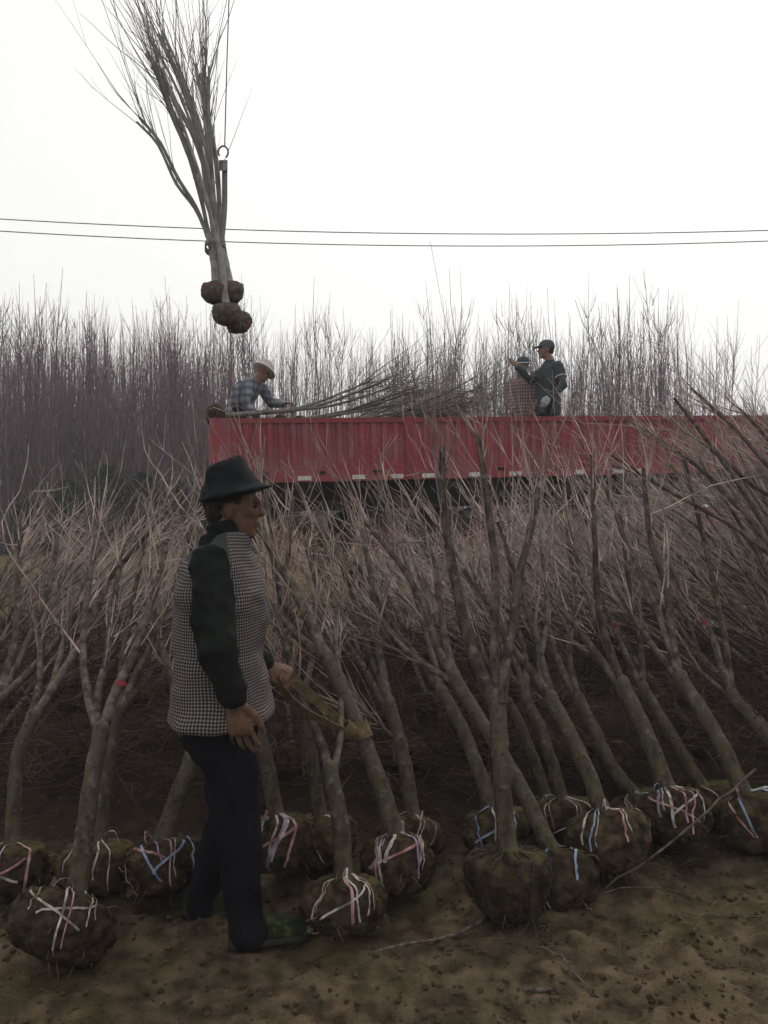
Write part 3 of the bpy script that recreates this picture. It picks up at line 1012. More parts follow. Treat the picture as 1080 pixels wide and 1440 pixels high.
# cut brushwood heaped on the bank between the trees
br = MB()
for k in range(3600):
    Y = 3.75 + 2.3 * r9.random() ** 1.2
    X = r9.uniform(-0.55, 0.6) * Y
    zt = float(ground_h(X, Y)) + 0.42 * r9.random() * (0.25 + float(vnoise(np.array([X * 1.7]), np.array([Y * 1.7]), 31)[0]) * 1.1)
    d = np.array([r9.normal(-0.35 if X > -0.4 else 0.35, 0.8), r9.normal(0, 0.8), r9.normal(0.22, 0.28)])
    whip(br, (X, Y, zt), d, r9.uniform(0.2, 0.65), r9.uniform(0.002, 0.0055), r9, 0.0, 0, int(r9.integers(0, 2)), 3, 0.12, 5)
M_BRUSH = mat("brushwood", (0.022, 0.015, 0.012), (0.085, 0.06, 0.05), 0.9, 3, 4)
tag(br.build("brushwood", M_BRUSH), "tangled cut brushwood lying on the soil bank between the trunks", "brushwood", kind="stuff")

# ------------------------------------------------------------------ loose sticks in front
def stick(label, pts, r0, r1, m=M_LIMB, seed=0, wig=0.01):
    rng = np.random.default_rng(seed)
    P = resample(np.array(pts), 12)
    base = P[0].copy()
    mb = MB()
    j = rng.normal(0, wig * 0.3, P.shape)
    mb.tube(P - base + j, np.linspace(r0, r1, 12), 6, capm=1)
    o = mb.build("stick", [m, M_CUT])
    o.location = base
    tag(o, label, "stick")
    return o


def gp(x, y, z=0.012):
    d = gd(y)
    p = px(x, y, d)
    p[2] = float(ground_h(p[0], p[1])) + z
    return p


stick("long dry stick on the soil left of the roped centre ball", [gp(522, 1358), gp(580, 1338), gp(640, 1318), gp(682, 1296)], 0.004, 0.006, M_LIMB, 1)
stick("dark bare branch propped across the balls at the lower right", [gp(850, 1268), px(905, 1215, 2.96), px(985, 1150, 3.06), px(1062, 1082, 3.2)], 0.004, 0.0055, M_BARK, 2)
stick("thin pale stick lying on the soil at the lower right edge", [gp(790, 1286), gp(880, 1268), gp(985, 1264)], 0.0025, 0.0015, M_LIMB, 3)
stick("thin stick pointing to the right edge on the bare soil", [gp(960, 1292), gp(1020, 1300), gp(1078, 1303)], 0.0028, 0.002, M_LIMB, 4)
stick("short stubby stick on the soil below the roped centre ball", [gp(738, 1408), gp(762, 1407), gp(776, 1406)], 0.007, 0.006, M_LIMB, 5)
stick("fine crooked twig on the soil right of the roped ball", [gp(755, 1342), gp(790, 1368), gp(832, 1404)], 0.003, 0.002, M_LIMB, 6)
stick("thin straw coloured stick beside the man's shoe", [gp(438, 1322), gp(480, 1312), gp(515, 1298)], 0.003, 0.003, M_TAN, 7)
stick("thin twig crossing the soil by the blue strip ball", [gp(782, 1268), gp(808, 1276), gp(830, 1290)], 0.003, 0.002, M_TAN, 8)

# ------------------------------------------------------------------ truck
M_RED = mat("red_truck_paint", (0.27, 0.040, 0.054), (0.20, 0.036, 0.048), 0.62, 2.2, 7, 0.12, 30, stretch=(1, 1, 0.4), spec=0.2)
overlay(M_RED, (0.20, 0.11, 0.105), 3.0, 0.42, 0.72, 0.75)
overlay(M_RED, (0.10, 0.035, 0.03), 26.0, 0.60, 0.7, 0.7)
M_REDRAIL = mat("red_rail_paint", (0.16, 0.045, 0.045), (0.24, 0.04, 0.052), 0.6, 3, 6, 0.1, 30)
M_CHASSIS = mat("chassis_black", (0.018, 0.017, 0.018), (0.05, 0.042, 0.036), 0.8, 4)
M_TYRE = mat("tyre_rubber", (0.018, 0.018, 0.018), (0.045, 0.04, 0.035), 0.9, 6)
M_RIM = mat("rim_steel", (0.09, 0.02, 0.02), (0.12, 0.07, 0.06), 0.7, 6)
M_PLATE = mat("reflective_plate", (0.42, 0.42, 0.40), (0.55, 0.54, 0.52), 0.45, 30)
M_TARP = mat("green_tarp", (0.02, 0.035, 0.022), (0.05, 0.07, 0.045), 0.8, 5)
M_TANK = mat("tank_blue", (0.03, 0.035, 0.06), (0.06, 0.065, 0.10), 0.5, 4)
M_FLOORB = mat("bed_boards", (0.08, 0.055, 0.04), (0.14, 0.10, 0.07), 0.9, 4)

TY, TP = math.atan2(1.6, 7.05), math.asin(0.21 / 7.23)
truck = empty("truck", (-1.95, 9.0, 1.70), (0, -TP, TY))
tag(truck, "long red dropside truck with ribbed side panels behind the piled trees", "truck")
TM = Matrix.Translation((-1.95, 9.0, 1.70)) @ Matrix.Rotation(TY, 4, 'Z') @ Matrix.Rotation(-TP, 4, 'Y')
TL, TW, PH, RAIL = 11.6, 2.45, 0.74, 0.165


def tp(x, y, z):
    return np.array(TM @ Vector((x, y, z)))


def rib_panel(x0, x1, z0, z1, y, sgn):
    """pressed sheet with upright ribs"""
    prof = []
    x = x0
    n = max(1, int(round((x1 - x0) / 0.137)))
    p = (x1 - x0) / n
    for q in range(n):
        a = x0 + q * p
        prof += [(a, 0.0), (a + p * 0.40, 0.0), (a + p * 0.52, 0.026), (a + p * 0.86, 0.026)]
    prof.append((x1, 0.0))
    mb = MB()
    V = []
    for (a, dpt) in prof:
        for z in (z0, z1):
            V.append((a, y + sgn * dpt, z))
    k = len(prof)
    mb.add(V, [(2 * q, 2 * q + 2, 2 * q + 3, 2 * q + 1) for q in range(k - 1)])
    Vb = [(a, y + sgn * 0.032, z) for a in (x0, x1) for z in (z0, z1)]
    mb.add(Vb, [(0, 1, 3, 2)])
    return mb


posts = [0.0, 2.32, 4.62, 6.92, 9.22, 11.6]
for q in range(5):
    a, b = posts[q] + (0.24 if q == 0 else 0.05), posts[q + 1] - 0.05
    o = rib_panel(a, b, RAIL, PH - 0.06, 0.0, 1).build("side_panel", M_RED, truck, smooth=False)
    mb = MB()
    mb.box(a, b, -0.012, 0.03, PH - 0.062, PH - 0.004)
    mb.build("top_rail", M_REDRAIL, truck, smooth=False)
    mb = MB()
    mb.box(a, b, -0.006, 0.03, RAIL - 0.012, RAIL + 0.014)
    mb.build("lower_lip", M_RED, truck, smooth=False)
    for xx in (a + 0.35, (a + b) / 2, b - 0.35):
        mb = MB()
        mb.box(xx - 0.05, xx + 0.05, -0.028, -0.007, 0.085, 0.115)
        mb.build("latch", M_CHASSIS, truck, smooth=False)
    rib_panel(a, b, RAIL, PH - 0.02, TW, -1).build("far_side_panel", M_RED, truck, smooth=False)
for q, x in enumerate(posts):
    mb = MB()
    if q == 0:
        mb.box(0.0, 0.236, -0.015, 0.06, 0.0, PH)
    else:
        mb.box(x - 0.046, x + 0.046, -0.018, 0.05, 0.0, PH + 0.006)
    mb.build("post", M_REDRAIL if q else M_RED, truck, smooth=False)
mb = MB()
mb.box(0.24, TL, -0.002, 0.10, -0.005, RAIL - 0.014)
mb.build("side_rail", M_RED, truck, smooth=False)
mb = MB()
mb.box(0.02, TL, 0.11, TW - 0.01, 0.02, 0.085)
mb.build("bed_floor", M_FLOORB, truck, smooth=False)
mb = MB()
mb.box(0.0, 0.05, 0.065, TW - 0.04, 0.0, PH - 0.02)
mb.build("tailgate", M_RED, truck, smooth=False)
mb = MB()
mb.box(TL - 0.06, TL, 0.06, TW, 0.0, 1.6)
mb.build("headboard", M_RED, truck, smooth=False)
for x in (0.98, 1.62, 2.08, 2.47, 3.06, 3.58, 4.45, 4.98, 5.22, 6.62, 7.35):
    mb = MB()
    mb.box(x, x + 0.155, -0.012, -0.0045, 0.012, 0.062)
    mb.build("reflective_plate", M_PLATE, truck, smooth=False)
for y in (0.75, 1.6):
    mb = MB()
    mb.box(0.2, TL, y, y + 0.12, -0.36, 0.015)
    mb.build("chassis_beam", M_CHASSIS, truck, smooth=False)
for k in range(14):
    mb = MB()
    mb.box(0.3 + k * 0.82, 0.4 + k * 0.82, 0.1, TW - 0.1, -0.115, 0.017)
    mb.build("cross_member", M_CHASSIS, truck, smooth=False)
for z in (-0.16, -0.42):
    mb = MB()
    mb.box(3.9, 6.1, 0.03, 0.06, z - 0.05, z + 0.05)
    mb.build("side_guard", M_CHASSIS, truck, smooth=False)


def lathe(prof, k, cx, cy, cz):
    a = np.arange(k) * 2 * math.pi / k
    return np.array([[(cx + r * math.cos(t), cy + y, cz + r * math.sin(t)) for t in a] for (r, y) in prof])


for x in (0.85, 2.05, 3.25, 9.3):
    for y in (0.08, TW - 0.36):
        w = empty("wheel", (x, y, -0.85))
        w.parent = truck
        mb = MB()
        mb.rings(lathe([(0.29, 0.02), (0.36, 0.0), (0.45, 0.01), (0.495, 0.05), (0.50, 0.14), (0.495, 0.23), (0.45, 0.27), (0.29, 0.26)], 32, 0, 0, 0), cap=False)
        mb.build("tyre", M_TYRE, w)
        mb = MB()
        mb.rings(lathe([(0.295, 0.02), (0.27, 0.06), (0.2, 0.09), (0.12, 0.07), (0.11, 0.02), (0.02, 0.015)], 24, 0, 0, 0), cap=True)
        mb.build("rim", M_RIM, w)
    mb = MB()
    mb.tube([(x, 0.3, -0.85), (x, TW - 0.3, -0.85)], 0.07, 10)
    mb.build("axle", M_CHASSIS, truck)
mb = MB()
mb.tube([(4.75, 0.38, -0.42), (4.78, 0.38, -0.42), (5.62, 0.38, -0.42), (5.65, 0.38, -0.42)], [0.24, 0.28, 0.28, 0.24], 24)
mb.build("fuel_tank", M_TANK, truck)
for (a, b) in ((6.0, 6.55), (6.85, 7.6)):
    mb = MB()
    mb.box(a, b, 0.05, 0.55, -0.42, -0.03)
    mb.build("toolbox", M_TARP, truck, smooth=False)
mb = MB()
mb.box(6.05, 8.4, 0.06, 0.14, -0.70, -0.46)
mb.build("lower_skirt", M_RED, truck, smooth=False)
for (xa, xb) in ((6.1, 6.16), (8.3, 8.36)):
    mb = MB()
    mb.box(xa, xb, 0.142, 0.2, -0.7, -0.1)
    mb.build("skirt_bracket", M_CHASSIS, truck, smooth=False)

# ------------------------------------------------------------------ trees loaded on the truck
M_LOADBARK = mat("loaded_bark", (0.09, 0.085, 0.08), (0.16, 0.15, 0.14), 0.9, 10, 5, 0.2, 60, 0.2)
M_LOADTWIG = mat("loaded_twig", (0.10, 0.088, 0.088), (0.17, 0.15, 0.15), 0.85, 6, 4, 0, 40, 0.2)
r11 = np.random.default_rng(11)
LOAD = [(0.18, 0.30, 0.80, 4.5, True)]
for q in range(18):
    LOAD.append((r11.uniform(0.35, 1.25), r11.uniform(0.35, 1.9), r11.uniform(0.22, 0.76), r11.uniform(2, 9), False))
for q, (bx_, by_, bz_, el, front) in enumerate(LOAD):
    rg = np.random.default_rng(500 + q)
    Ht = 1.15
    a = R_(el)
    yaw = rg.normal(0, 0.06)
    dr = np.array([math.cos(a) * math.cos(yaw), math.sin(yaw), math.sin(a)])
    T = [tp(*(np.array([bx_, by_, bz_]) + dr * s)) for s in (0, 0.4, 0.8)]
    limbs = []
    for s in range(3):
        o = rg.normal(0, 0.12, 3)
        o[2] = abs(o[2]) * 0.9
        e = np.array([bx_, by_, bz_]) + dr * rg.uniform(1.9, 2.25) + o * 1.5 + np.array([0, 0, rg.uniform(0.0, 0.16)])
        m = np.array([bx_, by_, bz_]) + dr * 1.3 + o * 0.7
        e[2] = max(e[2], 0.3)
        limbs.append(([T[-1], tp(*m), tp(*e)], 0.02, 0.010))
    label = "root balled tree lying on top of the truck load, ball at the bed's left end" if front else "bare tree lying lengthwise in the loaded heap on the truck"
    b = Ball(40 + q, 0.15, 0.15, 0.14, 0.05, 3)
    b.upright = False
    make_tree("loaded_tree", label, T, limbs, (0.034, 0.028), b, rb(rg, "ww", 1.57, 0.6, 0.016) + rb(rg, "w", -1.57, 0.6, 0.016) if front else (), seed=700 + q, tw=14,
              group="trees loaded on the truck", L=(0.35, 0.95), up=0.05, limb_mats=[M_LOADBARK, M_CUT], twig_mat=M_LOADTWIG, trunk_mat=M_LOADBARK, kside=8, rootlets=0, endw=6, sub=2,
              bias=np.array([0.8, 0.2, 0.06]), wr=(0.0035, 0.0062))

# ------------------------------------------------------------------ hoisted bundle
HO = [
    ([(303, 398), (298, 352), (292, 330)], 6.45, [([(292, 332), (275, 290), (250, 250), (225, 200), (196, 165)], 0.024, 0.012), ([(294, 330), (280, 270), (262, 210), (240, 160), (208, 72)], 0.022, 0.012)]),
    ([(322, 398), (312, 352), (304, 325)], 6.5, [([(304, 327), (295, 260), (275, 180), (250, 110), (222, 48)], 0.024, 0.012), ([(304, 327), (290, 250), (270, 190), (232, 120), (206, 75)], 0.02, 0.012)]),
    ([(313, 400), (306, 355), (300, 328)], 6.62, [([(300, 330), (290, 260), (280, 190), (262, 120), (228, 44)], 0.024, 0.012), ([(300, 330), (296, 250), (290, 170), (287, 92)], 0.022, 0.013)]),
    ([(318, 428), (312, 370), (304, 330)], 6.38, [([(304, 332), (300, 260), (294, 180), (292, 108)], 0.022, 0.012), ([(304, 332), (288, 270), (262, 190), (228, 96)], 0.022, 0.012)]),
    ([(333, 440), (318, 370), (310, 325)], 6.72, [([(310, 327), (306, 260), (298, 200), (274, 90)], 0.024, 0.012), ([(308, 327), (296, 240), (280, 170), (250, 92)], 0.02, 0.012)]),
]
HL = ["hoisted bare tree on the left of the hanging bundle, limb splayed out left", "hoisted bare tree on the right of the hanging bundle's upper balls",
      "hoisted bare tree at the back of the hanging bundle", "hoisted bare tree with the lower left ball of the hanging bundle", "hoisted bare tree with the lowest ball of the hanging bundle"]
for q, (t, d, lm) in enumerate(HO):
    trunk = lp(t, d, d + 0.02)
    limbs = [(lp(p, d + 0.02, d + r11.uniform(-0.35, 0.35)), a * 0.72, b * 0.9) for (p, a, b) in lm]
    for (p, a, b) in lm[:2]:
        o = r11.uniform(-12, 12)
        limbs.append((lp([(x + o * k / len(p), y + r11.uniform(0, 25) * k / len(p)) for k, (x, y) in enumerate(p)], d + 0.02, d + r11.uniform(-0.4, 0.4)), a * 0.62, b * 0.8))
    b = Ball(80 + q, 0.118, 0.118, 0.11, 0.06, 4)
    b.mat = M_GLAREBALL
    make_tree("hoisted_tree", HL[q], trunk, limbs, (0.031, 0.026), b, (), seed=900 + q, tw=6, group="bundle of trees on the crane sling", L=(0.4, 1.1), up=0.35, spread=(0.1, 0.4), ew=0.2,
              limb_mats=[M_HOIST, M_HOIST], twig_mat=M_HOIST, trunk_mat=M_HOIST, kside=10, rootlets=6, endw=3, sub=1, wr=(0.003, 0.0055))
M_STEEL = mat("hook_steel", (0.12, 0.12, 0.12), (0.22, 0.21, 0.2), 0.5, 20, metallic=0.6)
M_CABLE = mat("steel_cable", (0.10, 0.10, 0.10), (0.16, 0.16, 0.16), 0.6, 30, metallic=0.5)
M_WEB = mat("olive_webbing", (0.09, 0.064, 0.036), (0.17, 0.125, 0.075), 0.85, 40, 4, 0.5, 260)
M_WEBG = mat("grey_webbing", (0.14, 0.14, 0.14), (0.2, 0.2, 0.2), 0.85, 26, 4, 0.3, 200)
dh = 6.5
base = px(316, 205, dh)
mb = MB()
mb.tube(np.array([[0, 0, 0], px(319, 90, dh) - base, px(322, 0, dh) - base, px(324, -700, dh) - base]), 0.005, 6)
o = mb.build("hoist_cable", M_CABLE)
o.location = base
tag(o, "thin steel crane cable running up from the hook of the hanging bundle", "cable")
hk = empty("crane_hook", px(315, 238, dh))
tag(hk, "small steel crane hook with block above the hanging bundle", "hook")
bb = px(315, 238, dh)
mb = MB()
mb.rings(np.array([[px(x, y, dh + dz) - bb for x, y, dz in ((308, yy, -0.03), (320, yy, -0.03), (320, yy, 0.03), (308, yy, 0.03))] for yy in (240, 238, 228, 225)]))
mb.build("block", M_STEEL, hk)
mb = MB()
t = np.linspace(-2.2, 2.6, 16)
c = px(314, 214, dh) - bb
mb.tube([c + np.array([math.sin(a) * 0.04, 0, math.cos(a) * 0.05]) for a in t], 0.008, 8)
mb.build("shackle", M_STEEL, hk)
sb = px(312, 345, dh)
sl = empty("hoist_sling", sb)
tag(sl, "flat lifting sling from the crane hook round the bundled trunks", "sling")
for (xa, xb, dz) in ((313, 308, -0.10),):
    mb = MB()
    P = resample([px(xa + 3, 240, dh) - sb, px((xa + xb) / 2 + 5, 295, dh + dz * 0.6) - sb, px(xb + 3, 345, dh + dz) - sb], 10)
    W = np.tile([0.022, 0, 0], (10, 1))
    Q = np.stack([P - W + [0, -.003, 0], P + W + [0, -.003, 0], P + W + [0, .003, 0], P - W + [0, .003, 0]], 1)
    mb.rings(Q)
    mb.build("strap", M_WEBG, sl)
mb = MB()
ang = np.linspace(0, 2 * math.pi, 25)
c = px(303, 348, dh + 0.03) - sb
rings = []
for a in ang:
    d = np.array([math.cos(a) * 0.075, math.sin(a) * 0.17, 0.02 * math.cos(a)])
    n_ = unit(d)
    rings.append([c + d + [0, 0, -.025], c + d + [0, 0, .025], c + d + n_ * .006 + [0, 0, .025], c + d + n_ * .006 + [0, 0, -.025]])
mb.rings(rings, cap=False)
mb.build("choke_loop", M_WEBG, sl)

# ------------------------------------------------------------------ power lines
M_WIRE = mat("wire", (0.03, 0.03, 0.03), (0.05, 0.05, 0.05), 0.6, 3)
for (ya, ym, yb, label) in ((308, 329, 324, "upper of the two thin power lines crossing the sky"), (325, 346, 339, "lower of the two thin power lines crossing the sky")):
    d = 16.0
    pa, pm, pb = px(0, ya, d), px(660, ym, d), px(1080, yb, d)
    cf = np.polyfit([pa[0], pm[0], pb[0]], [pa[2], pm[2], pb[2]], 2)
    X = np.linspace(-22, 24, 60)
    Z = np.polyval(cf, X)
    base = np.array([X[0], d, Z[0]])
    mb = MB()
    mb.tube(np.stack([X, np.full(60, d), Z], -1) - base, 0.010, 6)
    o = mb.build("power_line", M_WIRE)
    o.location = base
    tag(o, label, "power line", "power lines over the field")

# ------------------------------------------------------------------ thicket of saplings behind
def sapling_variant(seed, H, nb, nsub, sides=3):
    rng = np.random.default_rng(seed)
    n = 9
    P = np.zeros((n, 3))
    P[:, 2] = np.linspace(-0.05, H, n)
    P[1:, :2] = np.cumsum(rng.normal(0, 0.035, (n - 1, 2)), 0)
    tr, cr = MB(), MB()
    R = np.linspace(0.018, 0.0025, n)
    tr.tube(P, R, 4, cap=False)
    for b in range(nb):
        t = 0.03 + 0.82 * rng.random()
        f = t * (n - 1.001)
        a = int(f)
        p = P[a] + (P[a + 1] - P[a]) * (f - a)
        az = rng.uniform(0, 6.28)
        s = rng.uniform(0.08, 0.5)
        L = (1 - t * 0.75) * H * rng.uniform(0.28, 0.5)
        whip(cr, p, np.array([math.cos(az) * s, math.sin(az) * s, 1]), L, 0.0065 * (1 - 0.55 * t), rng, 0.35, 0, 0, sides, 0.06, 6)
        for q in range(nsub):
            pp = p + np.array([math.cos(az) * s, math.sin(az) * s, 1]) * L * rng.uniform(0.15, 0.7) * 0.9
            az2 = az + rng.normal(0, 0.9)
            whip(cr, pp, np.array([math.cos(az2) * 0.4, math.sin(az2) * 0.4, 1]), L * rng.uniform(0.25, 0.5), 0.0055, rng, 0.3, 0, 0, 3, 0.07, 4)
    return tr, cr


SV = []
for v in range(12):
    tr, cr = sapling_variant(60 + v, 6.0, 17, 2)
    SV.append((tr.mesh("trunk", M_SAPLING), cr.mesh("crown", M_SAPLING)))
r13 = np.random.default_rng(13)


def sap_density(xp):
    return 1.0 if xp < 330 else (0.55 if xp < 960 else 0.38)


def sap_height(X, Y):
    """clumps stand taller than the rest"""
    xp = 540 + F * X / Y
    c = 0.95 + 0.10 * float(vnoise(np.array([xp / 45.0]), np.array([3.0]), 21)[0]) ** 1.3
    if xp > 950:
        c *= 1.0 - 0.22 * min((xp - 950) / 130.0, 1.0)
    return c * 6.9


spots = []
tries = 0
while len(spots) < 300 and tries < 6000:
    tries += 1
    Y = 20.2 + 3.6 * r13.random()
    X = r13.uniform(-0.54, 0.54) * Y
    if r13.random() < sap_density(540 + F * X / Y):
        spots.append((X, Y))
for q, (X, Y) in enumerate(spots):
    e = empty("sapling", (X, Y, float(ground_h(X, Y))), (r13.normal(0, 0.025), r13.normal(0, 0.025), r13.uniform(0, 6.28)))
    s = sap_height(X, Y) / 6.0 * r13.uniform(0.62, 1.10)
    e.scale = (s * 1.3, s * 1.3, s)
    tag(e, "slender upright bare sapling in the front rows of the purplish thicket", "sapling", "saplings of the thicket behind the truck")
    v = SV[int(r13.integers(0, 12))]
    link("trunk", v[0], e)
    link("crown", v[1], e)
# rows farther in read as one mass
far = MB()
simple = []
for v in range(8):
    tr, cr = sapling_variant(160 + v, 6.0, 14, 0)
    b = MB()
    simple.append((np.vstack(tr.v + cr.v), [(x, tr) for x in (0,)], tr, cr))
k = 0
while k < 1850:
    Y = 23.8 + 8.0 * r13.random()
    X = r13.uniform(-0.72, 0.66) * Y
    if r13.random() > sap_density(540 + F * X / Y) ** 1.6:
        continue
    k += 1
    _, _, tr, cr = simple[int(r13.integers(0, 8))]
    s = sap_height(X, Y) / 6.0 * r13.uniform(0.8, 1.05) * 1.06
    a = r13.uniform(0, 6.28)
    M = np.array([[math.cos(a), -math.sin(a), 0], [math.sin(a), math.cos(a), 0], [0, 0, 1]]) @ np.diag([s * 1.3, s * 1.3, s])
    off = np.array([X, Y, float(ground_h(X, Y))])
    for src in (tr, cr):
        V = np.vstack(src.v) @ M.T + off
        far.add(V, np.vstack(src.q))
tag(far.build("sapling_thicket", M_SAPLING), "dense mass of purplish bare saplings filling the field's back rows", "thicket", kind="stuff")

# low evergreen bushes at the thicket's foot on the left
M_BUSH = mat("bush_leaf", (0.020, 0.028, 0.016), (0.05, 0.062, 0.032), 0.8, 2.0, 4, 0, 40, 0.25)
M_BUSHSTEM = mat("bush_stem", (0.05, 0.04, 0.03), (0.08, 0.06, 0.05), 0.9, 5)
bush_l = ["dark green bush at the foot of the thicket, nearest the left edge", "dark green bush at the thicket's foot, second from the left edge", "dark green bush at the thicket's foot, third from the left edge",
          "dark green bush at the thicket's foot, third from the truck's end", "dark green bush at the thicket's foot, second from the truck's end", "dark green bush at the thicket's foot, beside the truck's end"]
for q, (xp, hh, ww) in enumerate(((40, 1.5, 0.75), (95, 2.0, 0.8), (150, 2.35, 0.9), (200, 2.15, 0.8), (248, 1.9, 0.75), (290, 1.6, 0.7))):
    Y = 19.3 + 0.3 * (q % 2)
    X = (xp - 540) / F * Y
    e = empty("bush", (X, Y, float(ground_h(X, Y))))
    tag(e, bush_l[q], "bush", "dark green bushes below the thicket")
    stem, crown = MB(), MB()
    for s in range(5):
        whip(stem, (0, 0, -0.03), np.array([r13.normal(0, 0.25), r13.normal(0, 0.25), 1]), hh * 0.8, 0.02, r13, 0.2)
    for s in range(2200):
        z = hh * r13.random() ** 0.8
        rr = ww * math.sqrt(r13.random()) * (1 - (z / hh) ** 2.2) ** 0.5 * (0.75 + 0.5 * noise.noise(Vector((z * 2, s % 9, q))))
        a = r13.uniform(0, 6.28)
        p = np.array([rr * math.cos(a), rr * math.sin(a), z])
        d = unit(np.array([math.cos(a) * 0.5, math.sin(a) * 0.5, 1]) + r13.normal(0, 0.35, 3))
        w = unit(np.cross(d, r13.normal(0, 1, 3))) * 0.016
        L = r13.uniform(0.06, 0.14)
        crown.add([p - w, p + w, p + d * L + w * 0.3, p + d * L - w * 0.3], [(0, 1, 2, 3)])
    stem.build("stem", M_BUSHSTEM, e)
    crown.build("foliage", M_BUSH, e, smooth=False)

# ------------------------------------------------------------------ people
M_SKIN = mat("skin_tan", (0.075, 0.043, 0.029), (0.135, 0.080, 0.056), 0.6, 30, 4, 0.15, 140)
M_SKIN2 = mat("worker_skin", (0.17, 0.10, 0.07), (0.21, 0.13, 0.095), 0.6, 30)  # skin of the people on the truck, lighter than the foreground man's
M_HAIR = mat("black_hair", (0.012, 0.011, 0.01), (0.03, 0.027, 0.025), 0.7, 60, 4, 0.5, 200)
M_HAT = mat("black_felt", (0.008, 0.009, 0.010), (0.017, 0.019, 0.021), 0.95, 14, 5, 0.25, 160)
M_SLEEVE = mat("dark_sleeve_cloth", (0.006, 0.007, 0.007), (0.014, 0.016, 0.015), 0.9, 9, 5, 0.2, 120)
M_TROUSER = mat("black_trouser_cloth", (0.004, 0.004, 0.006), (0.010, 0.009, 0.012), 0.95, 8, 5, 0.2, 120)
M_SHOE = mat("green_canvas", (0.010, 0.015, 0.009), (0.028, 0.032, 0.014), 0.9, 16, 5, 0.3, 160)
overlay(M_SHOE, (0.075, 0.075, 0.024), 22, 0.54, 0.66, 0.8)
M_SOLE = mat("shoe_rubber", (0.010, 0.011, 0.010), (0.032, 0.031, 0.027), 0.85, 20)
M_TOE = mat("toe_rubber", (0.13, 0.12, 0.10), (0.22, 0.20, 0.18), 0.8, 20)
M_EYE = mat("eye", (0.02, 0.015, 0.012), (0.03, 0.02, 0.02), 0.2, 5)


def checked(name, dark, light, pitch, trim=None, trim_z=None):
    """woven check from the cloth's own UV coordinates (metres round the body and up it)"""
    m = bpy.data.materials.new(name)
    m.use_nodes = True
    n, l = m.node_tree.nodes, m.node_tree.links
    b = n["Principled BSDF"]
    b.inputs["Roughness"].default_value = 0.95
    b.inputs["Specular IOR Level"].default_value = 0.1
    uv = n.new("ShaderNodeUVMap")
    sp = n.new("ShaderNodeSeparateXYZ")
    l.new(uv.outputs[0], sp.inputs[0])
    fs = []
    for q in ("X", "Y"):
        a = n.new("ShaderNodeMath")
        a.operation = 'MULTIPLY'
        a.inputs[1].default_value = 2 * math.pi / pitch
        l.new(sp.outputs[q], a.inputs[0])
        c = n.new("ShaderNodeMath")
        c.operation = 'SINE'
        l.new(a.outputs[0], c.inputs[0])
        d = n.new("ShaderNodeMapRange")
        d.inputs["From Min"].default_value = -0.35
        d.inputs["From Max"].default_value = 0.35
        l.new(c.outputs[0], d.inputs["Value"])
        fs.append(d.outputs[0])
    ad = n.new("ShaderNodeMath")
    ad.operation = 'ADD'
    l.new(fs[0], ad.inputs[0])
    l.new(fs[1], ad.inputs[1])
    hf = n.new("ShaderNodeMath")
    hf.operation = 'MULTIPLY'
    hf.inputs[1].default_value = 0.5
    l.new(ad.outputs[0], hf.inputs[0])
    pw = n.new("ShaderNodeMath")
    pw.operation = 'POWER'
    pw.inputs[1].default_value = 1.7
    l.new(hf.outputs[0], pw.inputs[0])
    mx = n.new("ShaderNodeMix")
    mx.data_type = 'RGBA'
    mx.inputs[6].default_value = (*dark, 1)
    mx.inputs[7].default_value = (*light, 1)
    l.new(pw.outputs[0], mx.inputs["Factor"])
    out = mx.outputs[2]
    if trim:
        gt = n.new("ShaderNodeMath")
        gt.operation = 'GREATER_THAN'
        gt.inputs[1].default_value = trim_z
        l.new(sp.outputs["Y"], gt.inputs[0])
        lt = n.new("ShaderNodeMath")
        lt.operation = 'LESS_THAN'
        lt.inputs[1].default_value = 0.075
        l.new(sp.outputs["X"], lt.inputs[0])
        mu = n.new("ShaderNodeMath")
        mu.operation = 'MULTIPLY'
        l.new(gt.outputs[0], mu.inputs[0])
        l.new(lt.outputs[0], mu.inputs[1])
        gt = mu
        m2 = n.new("ShaderNodeMix")
        m2.data_type = 'RGBA'
        l.new(gt.outputs[0], m2.inputs["Factor"])
        l.new(out, m2.inputs[6])
        m2.inputs[7].default_value = (*trim, 1)
        out = m2.outputs[2]
    l.new(out, b.inputs["Base Color"])
    return m


def wrap_uv(me, cx, cy, rad):
    n = len(me.vertices)
    co = np.empty(n * 3)
    me.vertices.foreach_get("co", co)
    co = co.reshape(-1, 3)
    u = np.arctan2(co[:, 0] - cx, -(co[:, 1] - cy)) * rad
    wob = np.array([[noise.noise(Vector(c) * 9.0), noise.noise(Vector(c) * 9.0 + Vector((7, 3, 1)))] for c in co])
    uvv = np.stack([u, co[:, 2]], -1) + wob * 0.007
    li = np.empty(len(me.loops), np.int32)
    me.loops.foreach_get("vertex_index", li)
    lay = me.uv_layers.new(name="UVMap")
    lay.data.foreach_set("uv", uvv[li].astype(np.float32).ravel())


